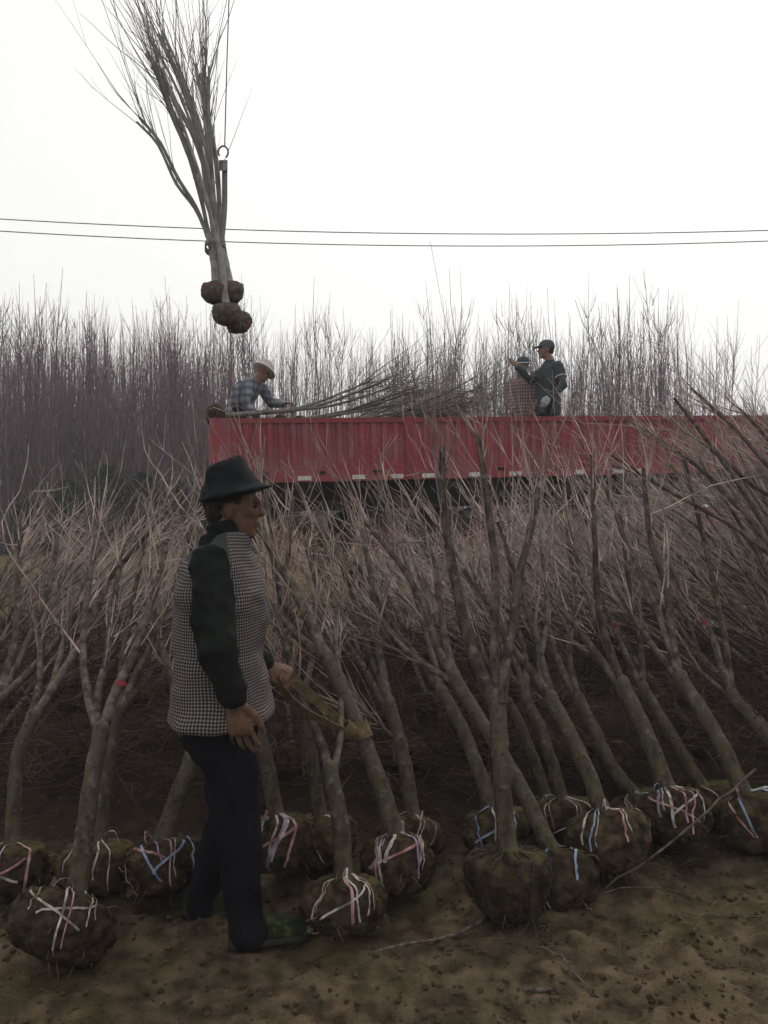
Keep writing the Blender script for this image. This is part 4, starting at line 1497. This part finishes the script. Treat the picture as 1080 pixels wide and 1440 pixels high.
def head_shape(mb, c, fwd, up, s=1.0):
    fwd, up = unit(fwd), unit(up)
    sd = np.cross(up, fwd)
    E = lambda o, r: mb.ball(c + (fwd * o[0] + sd * o[1] + up * o[2]) * s, fwd * r[0] * s, sd * r[1] * s, up * r[2] * s, 18, 12)
    E((-0.012, 0, 0.028), (0.096, 0.076, 0.092))
    E((0.028, 0, -0.028), (0.066, 0.060, 0.088))
    E((0.040, 0, -0.078), (0.046, 0.044, 0.036))
    E((0.066, 0, -0.094), (0.024, 0.026, 0.020))
    E((0.082, 0, 0.022), (0.016, 0.046, 0.013))
    E((0.092, 0, -0.004), (0.014, 0.010, 0.026))
    E((0.102, 0, -0.022), (0.018, 0.015, 0.013))
    E((0.086, 0, -0.056), (0.013, 0.024, 0.008))
    E((0.084, 0, -0.067), (0.012, 0.022, 0.008))
    for q in (-1, 1):
        E((0.055, q * 0.040, -0.022), (0.026, 0.018, 0.022))
        E((-0.012, q * 0.071, -0.012), (0.017, 0.012, 0.029))


def hand_shape(mb, w, d, nrm, thumb, curl, s=1.0, spread=0.0, tcurl=0.3):
    """w wrist, d finger direction, nrm back of the hand, thumb side"""
    d = unit(d)
    nrm = unit(np.asarray(nrm) - d * np.dot(nrm, d))
    th = np.asarray(thumb, float)
    th = unit(th - d * np.dot(th, d) - nrm * np.dot(th, nrm))
    t = np.array([0, 0.02, 0.055, 0.09, 0.1]) * s
    hw = np.array([0.024, 0.030, 0.041, 0.042, 0.034]) * s
    ht = np.array([0.018, 0.018, 0.016, 0.013, 0.009]) * s
    mb.el([w + d * x for x in t], [th * x for x in hw], [nrm * x for x in ht], 16)
    for q, (o, L, r) in enumerate(((0.031, 0.072, 0.0092), (0.0105, 0.080, 0.0095), (-0.0105, 0.074, 0.009), (-0.030, 0.058, 0.008))):
        p = w + d * (0.088 - 0.004 * abs(q - 1)) * s + th * o * s
        dd = unit(d + th * spread * (1.5 - q) * 0.3)
        P = [p - dd * 0.015 * s, p]
        a = 0.0
        for seg in (0.45, 0.31, 0.24):
            a += curl * (1 + 0.12 * q)
            v = dd * math.cos(a) - nrm * math.sin(a)
            P.append(P[-1] + v * L * seg * s)
        mb.capsule(P, np.array([1.0, 0.95, 0.9, 0.82, 0.66]) * r * s, 10)
    p = w + d * 0.022 * s + th * 0.024 * s
    v0 = unit(d * 0.75 + th * 0.62 - nrm * 0.25)
    v1 = unit(d * 0.9 + th * (0.35 - tcurl) - nrm * 0.3)
    v2 = unit(d * 0.95 + th * (0.1 - tcurl) - nrm * 0.3)
    mb.capsule([p, p + v0 * 0.038 * s, p + v0 * 0.038 * s + v1 * 0.032 * s, p + v0 * 0.038 * s + v1 * 0.032 * s + v2 * 0.024 * s], np.array([0.015, 0.0125, 0.0105, 0.008]) * s, 10)


def shoe_parts(heel, toe, parent, mats, s=1.0):
    """canvas shoe from heel point to toe point on the ground"""
    heel, toe = np.asarray(heel, float), np.asarray(toe, float)
    f = unit(toe - heel)
    up = unit(np.array([0, 0, 1]) - f * f[2])
    sd = np.cross(up, f)
    L = np.linalg.norm(toe - heel)
    t = np.array([0.0, 0.04, 0.14, 0.28, 0.42, 0.56, 0.70, 0.83, 0.93, 1.0])
    hw = np.array([0.020, 0.030, 0.036, 0.036, 0.038, 0.043, 0.047, 0.045, 0.036, 0.014]) * s
    hh = np.array([0.060, 0.086, 0.094, 0.094, 0.088, 0.074, 0.060, 0.050, 0.042, 0.024]) * s
    mb = MB()
    mb.el([heel + f * L * a + up * (0.012 + h * 0.5) for a, h in zip(t, hh)], [sd * x for x in hw], [up * x * 0.5 for x in hh], 20, power=0.8)
    o = link("shoe", remesh(mb, 0.006, 3, 0.004, 30), parent)
    o.data.materials.clear()
    o.data.materials.append(mats[0])
    mb = MB()
    mb.el([heel + f * L * a + up * z for a, z in ((0.0, 0.010), (0.5, 0.010), (1.0, 0.010))], [sd * 0.01] * 3, [up * 0.01] * 3, 8)
    mb = MB()
    ring = lambda z, g: [heel + f * L * a + sd * x * sg + up * z for sg, seq in ((1, list(zip(t, hw + g))), (-1, list(zip(t, hw + g))[::-1])) for a, x in seq]
    mb.rings([ring(0.0, -0.002), ring(0.002, 0.003), ring(0.020, 0.004), ring(0.024, 0.0)])
    mb.build("sole", mats[1], o)
    mb = MB()
    mb.ball(heel + f * L * 0.955 + up * 0.028 * s, f * 0.024 * s, sd * 0.034 * s, up * 0.020 * s, 14, 10)
    mb.build("toe_cap", mats[2], o)
    return o


def clothe(name, mb, m, parent, voxel, wr, ws, seed, uv=None, smooth=3, stretch=(1, 1, 1)):
    me = remesh(mb, voxel, smooth, wr, ws, stretch, seed)
    if uv:
        wrap_uv(me, *uv)
    me.materials.clear()
    me.materials.append(m)
    return link(name, me, parent)


# ---- the man in the foreground
MB0 = px(320, 1320, 2.73)
MB0[2] = 0.0
man = empty("person", MB0)
tag(man, "person in black brimmed hat and checked vest, standing sideways holding a webbing sling", "person")
mp = lambda x, y, d: px(x, y, d) - MB0
gnd = lambda x, d: float(ground_h(px(x, HOR, d)[0], d))
hc = mp(326, 712, 2.75)
fw, upv = unit([0.97, 0.2, -0.03]), unit([0.06, 0, 1])
rs, re, rw = mp(297, 796, 2.57), mp(304, 905, 2.50), mp(330, 984, 2.53)
ls, le, lw = mp(322, 796, 2.95), mp(330, 900, 3.02), mp(374, 936, 2.97)
rh, rk, ra = mp(312, 1020, 2.66), mp(334, 1152, 2.66), mp(344, 1288, 2.67)
lh, lk, la = mp(314, 1020, 2.84), mp(322, 1150, 2.86), mp(284, 1262, 2.88)

skin = MB()
head_shape(skin, hc, fw, upv, 0.98)
skin.capsule([hc + [-0.02, 0, -0.02], hc + [-0.03, 0, -0.10], mp(310, 775, 2.75)], [0.056, 0.055, 0.064], 16)
skin.el([mp(311, y, 2.75) for y in (770, 800, 860, 930, 1000)], [[x, 0, 0] for x in (0.05, 0.09, 0.11, 0.105, 0.11)], [[0, y, 0] for y in (0.08, 0.16, 0.17, 0.15, 0.16)])
for (a, b, c) in ((rs, re, rw), (ls, le, lw)):
    skin.capsule([a, (a + b) / 2, b, (b + c) / 2, c], [0.052, 0.046, 0.040, 0.037, 0.027], 12)
for (a, b, c) in ((rh, rk, ra), (lh, lk, la)):
    skin.capsule([a, (a + b) / 2, b, (b + c) / 2, c], [0.075, 0.066, 0.05, 0.046, 0.034], 12)
hand_shape(skin, rw + [0.002, 0, -0.005], [0.16, 0.05, -1], [-0.25, -1, 0.05], [1, -0.25, 0], 0.20, 1.12, spread=0.45, tcurl=0.1)
ldir = unit(mp(402, 948, 2.96) - lw)
hand_shape(skin, lw, ldir, [0.2, -0.55, 0.8], [0.1, -1, -0.1], 0.85, 1.02, tcurl=0.5)
body = clothe("body", skin, M_SKIN, man, 0.0038, 0.0012, 60, 0, smooth=3)
for q in (-1, 1):
    mb = MB()
    sd = np.cross(upv, fw)
    mb.ball(hc + (fw * 0.081 + sd * 0.031 * q + upv * 0.003) * 0.98, fw * 0.008, sd * 0.012, upv * 0.006, 10, 8)
    mb.build("eye", M_EYE, body)
mb = MB()
sd = np.cross(upv, fw)
mb.ball(hc + upv * 0.036 - fw * 0.018, fw * 0.092, sd * 0.079, upv * 0.088, 18, 12)
mb.ball(hc - upv * 0.022 - fw * 0.050, fw * 0.040, sd * 0.062, upv * 0.050, 16, 10)
clothe("hair", mb, M_HAIR, man, 0.006, 0.003, 60, 3)

# hat: rings given by their back and front points
hat_r = [((300, 708), (352, 694), 0.075), ((292, 707), (366, 691), 0.105), ((280, 706), (382, 685), 0.128), ((280, 703), (383, 682), 0.130), ((286, 694), (368, 679), 0.110),
         ((288, 684), (360, 672), 0.100), ((288, 672), (353, 661), 0.096), ((290, 660), (343, 645), 0.086), ((294, 655), (337, 639), 0.072), ((302, 654), (332, 641), 0.05), ((312, 655), (326, 647), 0.02)]
hatb = MB()
cc, AA, BB = [], [], []
for (b_, f_, hw) in hat_r:
    p, q = mp(*b_, 2.735), mp(*f_, 2.765)
    cc.append((p + q) / 2)
    AA.append((q - p) / 2)
    BB.append(unit(np.cross((q - p), [0, 0, 1])) * -hw)
hatb.el(cc, AA, BB, 36)
clothe("hat", hatb, M_HAT, man, 0.0045, 0.006, 13, 4.0, smooth=3)

# vest
VR = [(748, 298, 346, 0.078), (760, 286, 350, 0.105), (772, 272, 352, 0.165), (792, 261, 360, 0.205), (830, 250, 369, 0.215), (870, 247, 372, 0.205), (910, 248, 371, 0.205), (950, 248, 374, 0.21), (985, 244, 379, 0.222), (1006, 240, 384, 0.235)]
vb = MB()
vb.el([mp((a + b) / 2, y, 2.76) for (y, a, b, h) in VR], [[(b - a) / 2 * 2.76 / F, 0, 0] for (y, a, b, h) in VR], [[0, h, 0] for (y, a, b, h) in VR], 30, power=0.92)
M_VEST = checked("houndstooth_cloth", (0.012, 0.010, 0.012), (0.21, 0.185, 0.18), 0.0105, (0.040, 0.042, 0.044), mp(0, 788, 2.76)[2])
vc = mp(311, 880, 2.76)
vest = clothe("vest", vb, M_VEST, man, 0.007, 0.016, 6.0, 2.0, (vc[0], vc[1], 0.20), stretch=(1, 1, 1.6))
# shirt: sleeves and collar
sb_ = MB()
for (a, b, c) in ((rs, re, rw), (ls, le, lw)):
    sb_.capsule([a + [0.0, 0, 0.0], (a * 2 + b) / 3, (a + b * 2) / 3, b, (b + c) / 2, b + (c - b) * 0.93], [0.070, 0.074, 0.071, 0.065, 0.056, 0.046], 16)
sb_.el([mp(311, y, 2.75) for y in (752, 775, 830, 930)], [[x, 0, 0] for x in (0.064, 0.085, 0.12, 0.12)], [[0, x, 0] for x in (0.066, 0.11, 0.18, 0.18)])
sb_.el([mp(x, y, 2.75) for x, y in ((314, 735), (318, 745), (318, 757), (314, 775))], [[x, 0, 0.012] for x in (0.058, 0.066, 0.072, 0.085)], [[0, x, 0] for x in (0.064, 0.070, 0.075, 0.09)])
clothe("shirt", sb_, M_SLEEVE, man, 0.006, 0.015, 10, 5.0, stretch=(1.2, 0.8, 1.3))
# trousers
tb = MB()
tb.el([mp(x, y, 2.76) for x, y in ((312, 960), (312, 1000), (312, 1035), (316, 1062))], [[x, 0, 0] for x in (0.125, 0.130, 0.125, 0.09)], [[0, x, 0] for x in (0.165, 0.175, 0.175, 0.14)])
tb.capsule([rh, rh * 0.55 + rk * 0.45, rk, rk * 0.5 + ra * 0.5, ra, ra + [0.012, 0, -0.045]], [0.094, 0.088, 0.078, 0.068, 0.062, 0.066], 18)
tb.capsule([lh, lh * 0.55 + lk * 0.45, lk, lk * 0.5 + la * 0.5, la, la + [0.0, 0, -0.03]], [0.088, 0.083, 0.072, 0.063, 0.057, 0.060], 18)
clothe("trousers", tb, M_TROUSER, man, 0.007, 0.014, 8, 8.0, stretch=(1.4, 1.0, 0.8))
hr, tr_ = mp(322, 1337, gd(1337)), mp(437, 1320, gd(1320))
hr[2] = gnd(330, 2.66) + 0.004
tr_[2] = gnd(430, 2.72) + 0.012
shoe_parts(hr, tr_, man, (M_SHOE, M_SOLE, M_TOE))
hl, tl_ = mp(256, 1296, 2.86), mp(352, 1290, 2.93)
hl[2] = gnd(262, 2.86) + 0.012
tl_[2] = gnd(350, 2.93) + 0.004
shoe_parts(hl, tl_, man, (M_SHOE, M_SOLE, M_TOE))

# ---- webbing sling from his hand to the tree
S0 = px(498, 1030, 3.10)
sling = empty("webbing_sling", S0)
tag(sling, "olive webbing sling looped from the man's hand and choked round a tree trunk", "sling")


def band(P, W, thick=0.004):
    P, W = np.asarray(P), np.asarray(W)
    T = np.gradient(P, axis=0)
    N = np.cross(T, W)
    N /= np.linalg.norm(N, axis=1, keepdims=True)
    return np.stack([P - W - N * thick / 2, P + W - N * thick / 2, P + W + N * thick / 2, P - W + N * thick / 2], 1)


sp_ = lambda x, y, d: px(x, y, d) - S0
n = 22
loop = resample([sp_(488, 1020, 3.085), sp_(462, 1000, 3.075), sp_(430, 972, 3.05), sp_(406, 951, 3.0), sp_(393, 947, 2.955), sp_(392, 958, 2.93), sp_(408, 984, 2.935), sp_(438, 1006, 2.97), sp_(468, 1020, 3.02), sp_(490, 1030, 3.06)], n)
T = np.gradient(loop, axis=0)
W = []
for q in range(n):
    t = q / (n - 1)
    v = np.array([0.15, -0.10, 1.0]) if t < 0.42 else np.array([0.30, -0.55, 0.75])
    v = v - unit(T[q]) * np.dot(v, unit(T[q]))
    W.append(unit(v) * (0.013 + 0.009 * math.sin(math.pi * min(1, t * 1.02))))
mb = MB()
mb.rings(band(loop, W))
mb.build("loop", M_WEB, sling, smooth=False)
ta = unit(px(516, 1052, 3.1) - px(490, 990, 3.15))
tc_ = px(505, 1027, 3.125) - S0
u1 = unit(np.cross(ta, [0, 1, 0]))
u2 = np.cross(ta, u1)
for (sh, tilt, r) in ((-0.030, 0.55, 0.043), (0.012, 0.25, 0.042)):
    a = np.linspace(0, 2 * math.pi, 26)
    P = np.array([tc_ + ta * (sh + tilt * 0.04 * math.cos(t - 0.6)) + (u1 * math.cos(t) + u2 * math.sin(t)) * r for t in a])
    mb = MB()
    mb.rings(band(P, np.tile(ta * 0.017, (26, 1)), 0.005), cap=False)
    mb.build("choke_turn", M_WEB, sling, smooth=False)
mb = MB()
kn = sp_(489, 1026, 3.07)
kd = unit(sp_(500, 1034, 3.09) - sp_(470, 1012, 3.05))
k1 = unit(np.cross(kd, [0, 1, 0]))
k2 = np.cross(kd, k1)
for q in range(5):
    a = np.linspace(0, 2 * math.pi, 17)
    mb.tube([kn + kd * (q - 2) * 0.009 + k1 * math.cos(t) * (0.030 - 0.001 * q) + k2 * math.sin(t) * 0.022 for t in a], 0.0055, 6, cap=False)
mb.build("knot", M_WEB, sling)

# ---- three people on the truck
M_PLAID = mat("blue_plaid_cloth", (0.10, 0.11, 0.15), (0.17, 0.18, 0.22), 0.9, 12)
M_JACKET = mat("teal_jacket_cloth", (0.028, 0.038, 0.044), (0.045, 0.056, 0.062), 0.85, 8)
M_PINK = checked("pink_grey_check_cloth", (0.09, 0.06, 0.065), (0.30, 0.22, 0.22), 0.045)
M_PLAID = checked("blue_check_cloth", (0.065, 0.07, 0.10), (0.22, 0.22, 0.25), 0.09)
M_CREAM = mat("cream_hat_cloth", (0.36, 0.34, 0.30), (0.46, 0.44, 0.40), 0.9, 20)
M_CAP = mat("grey_cap_cloth", (0.050, 0.055, 0.065), (0.08, 0.085, 0.095), 0.9, 20)
M_BEANIE = mat("dark_blue_knit", (0.035, 0.042, 0.065), (0.06, 0.068, 0.09), 0.9, 40)
M_BANDG = mat("reflective_band", (0.36, 0.38, 0.38), (0.46, 0.47, 0.47), 0.5, 20)
M_GLOVE = mat("grey_glove", (0.26, 0.27, 0.29), (0.36, 0.37, 0.39), 0.9, 40)


def worker(label, base, J, top_mat, leg_mat, hands, uv=False, extra=None, seed=1):
    """J: joints local to base (x right in the picture, y away, z up)"""
    e = empty("person", base)
    tag(e, label, "person")
    J = {k: np.array(v, float) for k, v in J.items()}
    sk = MB()
    head_shape(sk, J['head'], J['face'], J['headup'], 1.0)
    sk.capsule([J['head'] - unit(J['headup']) * 0.03, J['neck']], [0.055, 0.06], 12)
    sk.capsule([J['neck'], J['chest'], J['pelvis']], [0.07, 0.11, 0.11], 12)
    for s in 'rl':
        a, b, c = J[s + 's'], J[s + 'e'], J[s + 'w']
        sk.capsule([a, b, c], [0.05, 0.04, 0.027], 10)
        h, d, nr, th, cu = hands[s]
        hand_shape(sk, c, d, nr, th, cu, 0.95)
        sk.capsule([J[s + 'h'], J[s + 'k'], J[s + 'a']], [0.075, 0.05, 0.036], 10)
    b = clothe("body", sk, M_SKIN2, e, 0.008, 0, 1, 0)
    # jacket
    jb = MB()
    ax = unit(J['neck'] - J['pelvis'])
    sd = unit(J['rs'] - J['ls'])
    fr = unit(np.cross(ax, sd))
    sd = np.cross(fr, ax)
    L = np.linalg.norm(J['neck'] - J['pelvis'])
    tt = (-0.42, 0.0, 0.25, 0.55, 0.76, 0.90, 1.02)
    bend = lambda t: J['pelvis'] + (J['neck'] - J['pelvis']) * t + (J['chest'] - (J['pelvis'] + J['neck']) / 2) * (1 - (2 * min(max(t, 0), 1) - 1) ** 2)
    jb.el([bend(t) for t in tt], [sd * w for w in (0.20, 0.195, 0.19, 0.20, 0.195, 0.135, 0.07)], [fr * w for w in (0.135, 0.14, 0.13, 0.14, 0.125, 0.095, 0.07)], 22)
    for s in 'rl':
        a, b2, c = J[s + 's'], J[s + 'e'], J[s + 'w']
        jb.capsule([a, (a + b2) / 2, b2, (b2 + c) / 2, b2 + (c - b2) * 0.94], [0.075, 0.07, 0.06, 0.054, 0.044], 14)
    pc = J['pelvis']
    clothe("jacket", jb, top_mat, e, 0.012, 0.012, 9, seed, (pc[0], pc[1], 0.19) if uv else None)
    tb = MB()
    tb.el([J['pelvis'] + np.array([0, 0, z]) for z in (0.12, 0.0, -0.1)], [[0.11, 0, 0]] * 3, [[0, 0.11, 0]] * 3)
    for s in 'rl':
        tb.capsule([J[s + 'h'], (J[s + 'h'] + J[s + 'k']) / 2, J[s + 'k'], J[s + 'a']], [0.095, 0.09, 0.075, 0.065], 12)
    clothe("trousers", tb, leg_mat, e, 0.014, 0.008, 9, seed + 3)
    for s in 'rl':
        f = unit(np.array([J['face'][0], J['face'][1], 0]))
        p = J[s + 'a'] * np.array([1, 1, 0])
        shoe_parts(p - f * 0.06, p + f * 0.2, e, (M_SHOE, M_SOLE, M_TOE))
    if extra:
        extra(e, J)
    return e


def truck_floor(xp, back):
    """bed point seen at column xp, back metres behind the near side wall"""
    best = None
    for lx in np.linspace(0.1, 8, 400):
        p = tp(lx, back, 0.088)
        x = 540 + F * p[0] / p[1]
        if best is None or abs(x - xp) < best[0]:
            best = (abs(x - xp), p)
    return best[1]


def hat_cream(e, J):
    c, u, f = J['head'], unit(J['headup']), unit(J['face'])
    s = np.cross(u, f)
    mb = MB()
    P = [c + u * z for z in (0.005, 0.0, 0.035, 0.04, 0.055, 0.10, 0.135, 0.142)]
    r = (0.115, 0.150, 0.125, 0.105, 0.102, 0.092, 0.06, 0.02)
    mb.el(P, [f * x * 1.08 for x in r], [s * x for x in r], 28)
    mb.build("hat", M_CREAM, e)


def cap_grey(e, J):
    c, u, f = J['head'], unit(J['headup']), unit(J['face'])
    s = np.cross(u, f)
    mb = MB()
    P = [c + u * z - f * 0.008 for z in (0.028, 0.06, 0.10, 0.128, 0.137)]
    r = (0.098, 0.098, 0.084, 0.05, 0.01)
    mb.el(P, [f * x * 1.08 for x in r], [s * x * 0.88 for x in r], 24)
    h = mb.build("cap", M_CAP, e)
    mb = MB()
    t = (0.075, 0.11, 0.15, 0.175)
    mb.el([c + f * x + u * (0.044 - 0.010 * k) for k, x in enumerate(t)], [s * x for x in (0.078, 0.078, 0.06, 0.02)], [u * 0.007] * 4, 16)
    mb.build("peak", M_CAP, h)
    hr = MB()
    hr.ball(c - f * 0.05 + u * 0.0, f * 0.055, s * 0.074, u * 0.06, 14, 10)
    hr.build("hair", M_HAIR, e)


def cap_jacket(e, J):
    cap_grey(e, J)
    a, b = J['ls'], J['le']
    m = a * 0.45 + b * 0.55
    d = unit(b - a)
    u = unit(np.cross(d, [0.3, 1, 0]))
    v = np.cross(d, u)
    mb = MB()
    mb.tube([m + (u * math.cos(t) + v * math.sin(t)) * 0.075 for t in np.linspace(0, 2 * math.pi, 21)], 0.009, 6, cap=False)
    mb.build("sleeve_band", M_BANDG, e)
    mb = MB()
    hand_shape(mb, J['gw'], J['gd'], [0.1, -1, 0.1], [-1, 0, 0], 0.25, 1.12)
    clothe("glove", mb, M_GLOVE, e, 0.007, 0, 1, 0)


def beanie(e, J):
    c, u, f = J['head'], unit(J['headup']), unit(J['face'])
    s = np.cross(u, f)
    mb = MB()
    P = [c + u * z - f * 0.01 for z in (0.02, 0.05, 0.09, 0.12, 0.132)]
    r = (0.104, 0.106, 0.09, 0.055, 0.01)
    mb.el(P, [f * x * 1.04 for x in r], [s * x * 0.9 for x in r], 24)
    h = mb.build("knit_hat", M_BEANIE, e)
    mb = MB()
    a = np.linspace(0, 2 * math.pi, 30)
    mb.tube([c + u * 0.03 - f * 0.01 + f * math.cos(t) * 0.112 + s * math.sin(t) * 0.099 for t in a], 0.010, 6, cap=False)
    mb.build("hat_band", M_BANDG, h)
    mb = MB()
    mb.el([c + f * 0.045 + u * z for z in (-0.02, -0.05, -0.09, -0.14)], [f * x for x in (0.068, 0.07, 0.064, 0.06)], [s * x for x in (0.07, 0.072, 0.07, 0.07)], 20)
    mb.build("face_scarf", mat("grey_scarf", (0.11, 0.115, 0.11), (0.17, 0.175, 0.165), 0.9, 30), e)


b1 = truck_floor(352, 0.72)
worker("person in cream brimmed hat and blue checked jacket bending over the truck load", b1,
       dict(head=(0.17, -0.02, 1.30), face=(0.45, 0.8, -0.55), headup=(0.30, 0.25, 0.9), neck=(0.08, 0, 1.18), chest=(-0.07, 0, 1.03), pelvis=(-0.16, 0.02, 0.80),
            rs=(0.02, -0.19, 1.12), re=(-0.02, -0.27, 0.88), rw=(0.14, -0.24, 0.70), ls=(0.12, 0.18, 1.12), le=(0.25, 0.12, 0.92), lw=(0.42, -0.02, 0.90),
            rh=(-0.15, -0.1, 0.78), rk=(-0.04, -0.1, 0.44), ra=(-0.10, -0.1, 0.07), lh=(-0.15, 0.1, 0.78), lk=(-0.02, 0.1, 0.44), la=(-0.08, 0.12, 0.07)),
       M_PLAID, M_TROUSER, dict(r=(0, (0.5, 0.1, -0.8), (0, -1, 0), (1, 0, 0), 0.3), l=(0, (0.9, -0.2, 0.1), (0, 0.2, 1), (0, -1, 0), 0.4)), True, hat_cream, 11)
b2 = truck_floor(767, 0.55)
worker("person in grey cap and dark teal jacket raising an arm on the truck", b2,
       dict(head=(0.0, 0, 1.58), face=(-0.98, 0.1, 0.05), headup=(0.05, 0, 1), neck=(0.05, 0, 1.43), chest=(0.04, 0, 1.20), pelvis=(0.04, 0.0, 0.93),
            rs=(0.03, 0.17, 1.34), re=(-0.20, 0.08, 1.20), rw=(-0.39, -0.02, 1.36), ls=(0.12, -0.17, 1.34), le=(0.17, -0.25, 1.07), lw=(-0.01, -0.27, 0.93),
            rh=(0.05, 0.1, 0.9), rk=(0.03, 0.1, 0.48), ra=(0.06, 0.1, 0.07), lh=(0.05, -0.1, 0.9), lk=(0.02, -0.1, 0.48), la=(0.05, -0.1, 0.07),
            gw=(-0.01, -0.27, 0.93), gd=(-0.55, 0, -0.8)),
       M_JACKET, M_TROUSER, dict(l=(0, (-0.55, 0, -0.8), (0.1, -1, 0.1), (-1, 0, 0), 0.25), r=(0, (-0.7, 0, 0.7), (0.3, -1, 0.3), (0.3, 0, 1), 0.10)), False, cap_jacket, 21)
b3 = truck_floor(738, 0.95)
worker("person in dark knit hat and pinkish checked coat beside the pointing one", b3,
       dict(head=(-0.02, 0, 1.44), face=(-0.55, -0.8, -0.08), headup=(0, 0, 1), neck=(0.0, 0, 1.30), chest=(0.0, 0, 1.08), pelvis=(0.0, 0.0, 0.82),
            rs=(-0.145, 0.08, 1.21), re=(-0.20, 0.05, 0.97), rw=(-0.16, -0.08, 0.80), ls=(0.145, -0.08, 1.21), le=(0.20, -0.14, 0.97), lw=(0.10, -0.22, 0.82),
            rh=(-0.09, 0.05, 0.8), rk=(-0.09, 0, 0.43), ra=(-0.09, 0.05, 0.07), lh=(0.09, -0.05, 0.8), lk=(0.09, -0.05, 0.43), la=(0.09, -0.03, 0.07)),
       M_PINK, M_TROUSER, dict(r=(0, (0.3, -0.3, -0.8), (-0.6, -0.7, 0), (0.6, -0.6, 0), 0.35), l=(0, (-0.4, -0.2, -0.8), (0.2, -1, 0), (-1, 0, 0), 0.35)), True, beanie, 31)

# ------------------------------------------------------------------ thin haze in the air
hz = MB()
hz.box(-170, 170, -70, 200, -2.0, 13.0)
M_HAZE = bpy.data.materials.new("haze_air")
M_HAZE.use_nodes = True
hn = M_HAZE.node_tree
hn.nodes.clear()
ho = hn.nodes.new("ShaderNodeOutputMaterial")
hv = hn.nodes.new("ShaderNodeVolumePrincipled")
hv.inputs["Color"].default_value = (0.93, 0.94, 0.97, 1)
hv.inputs["Density"].default_value = 0.0028
hn.links.new(hv.outputs[0], ho.inputs["Volume"])
tag(hz.build("haze", M_HAZE, smooth=False), "pale winter haze hanging over the field", "haze", kind="stuff")
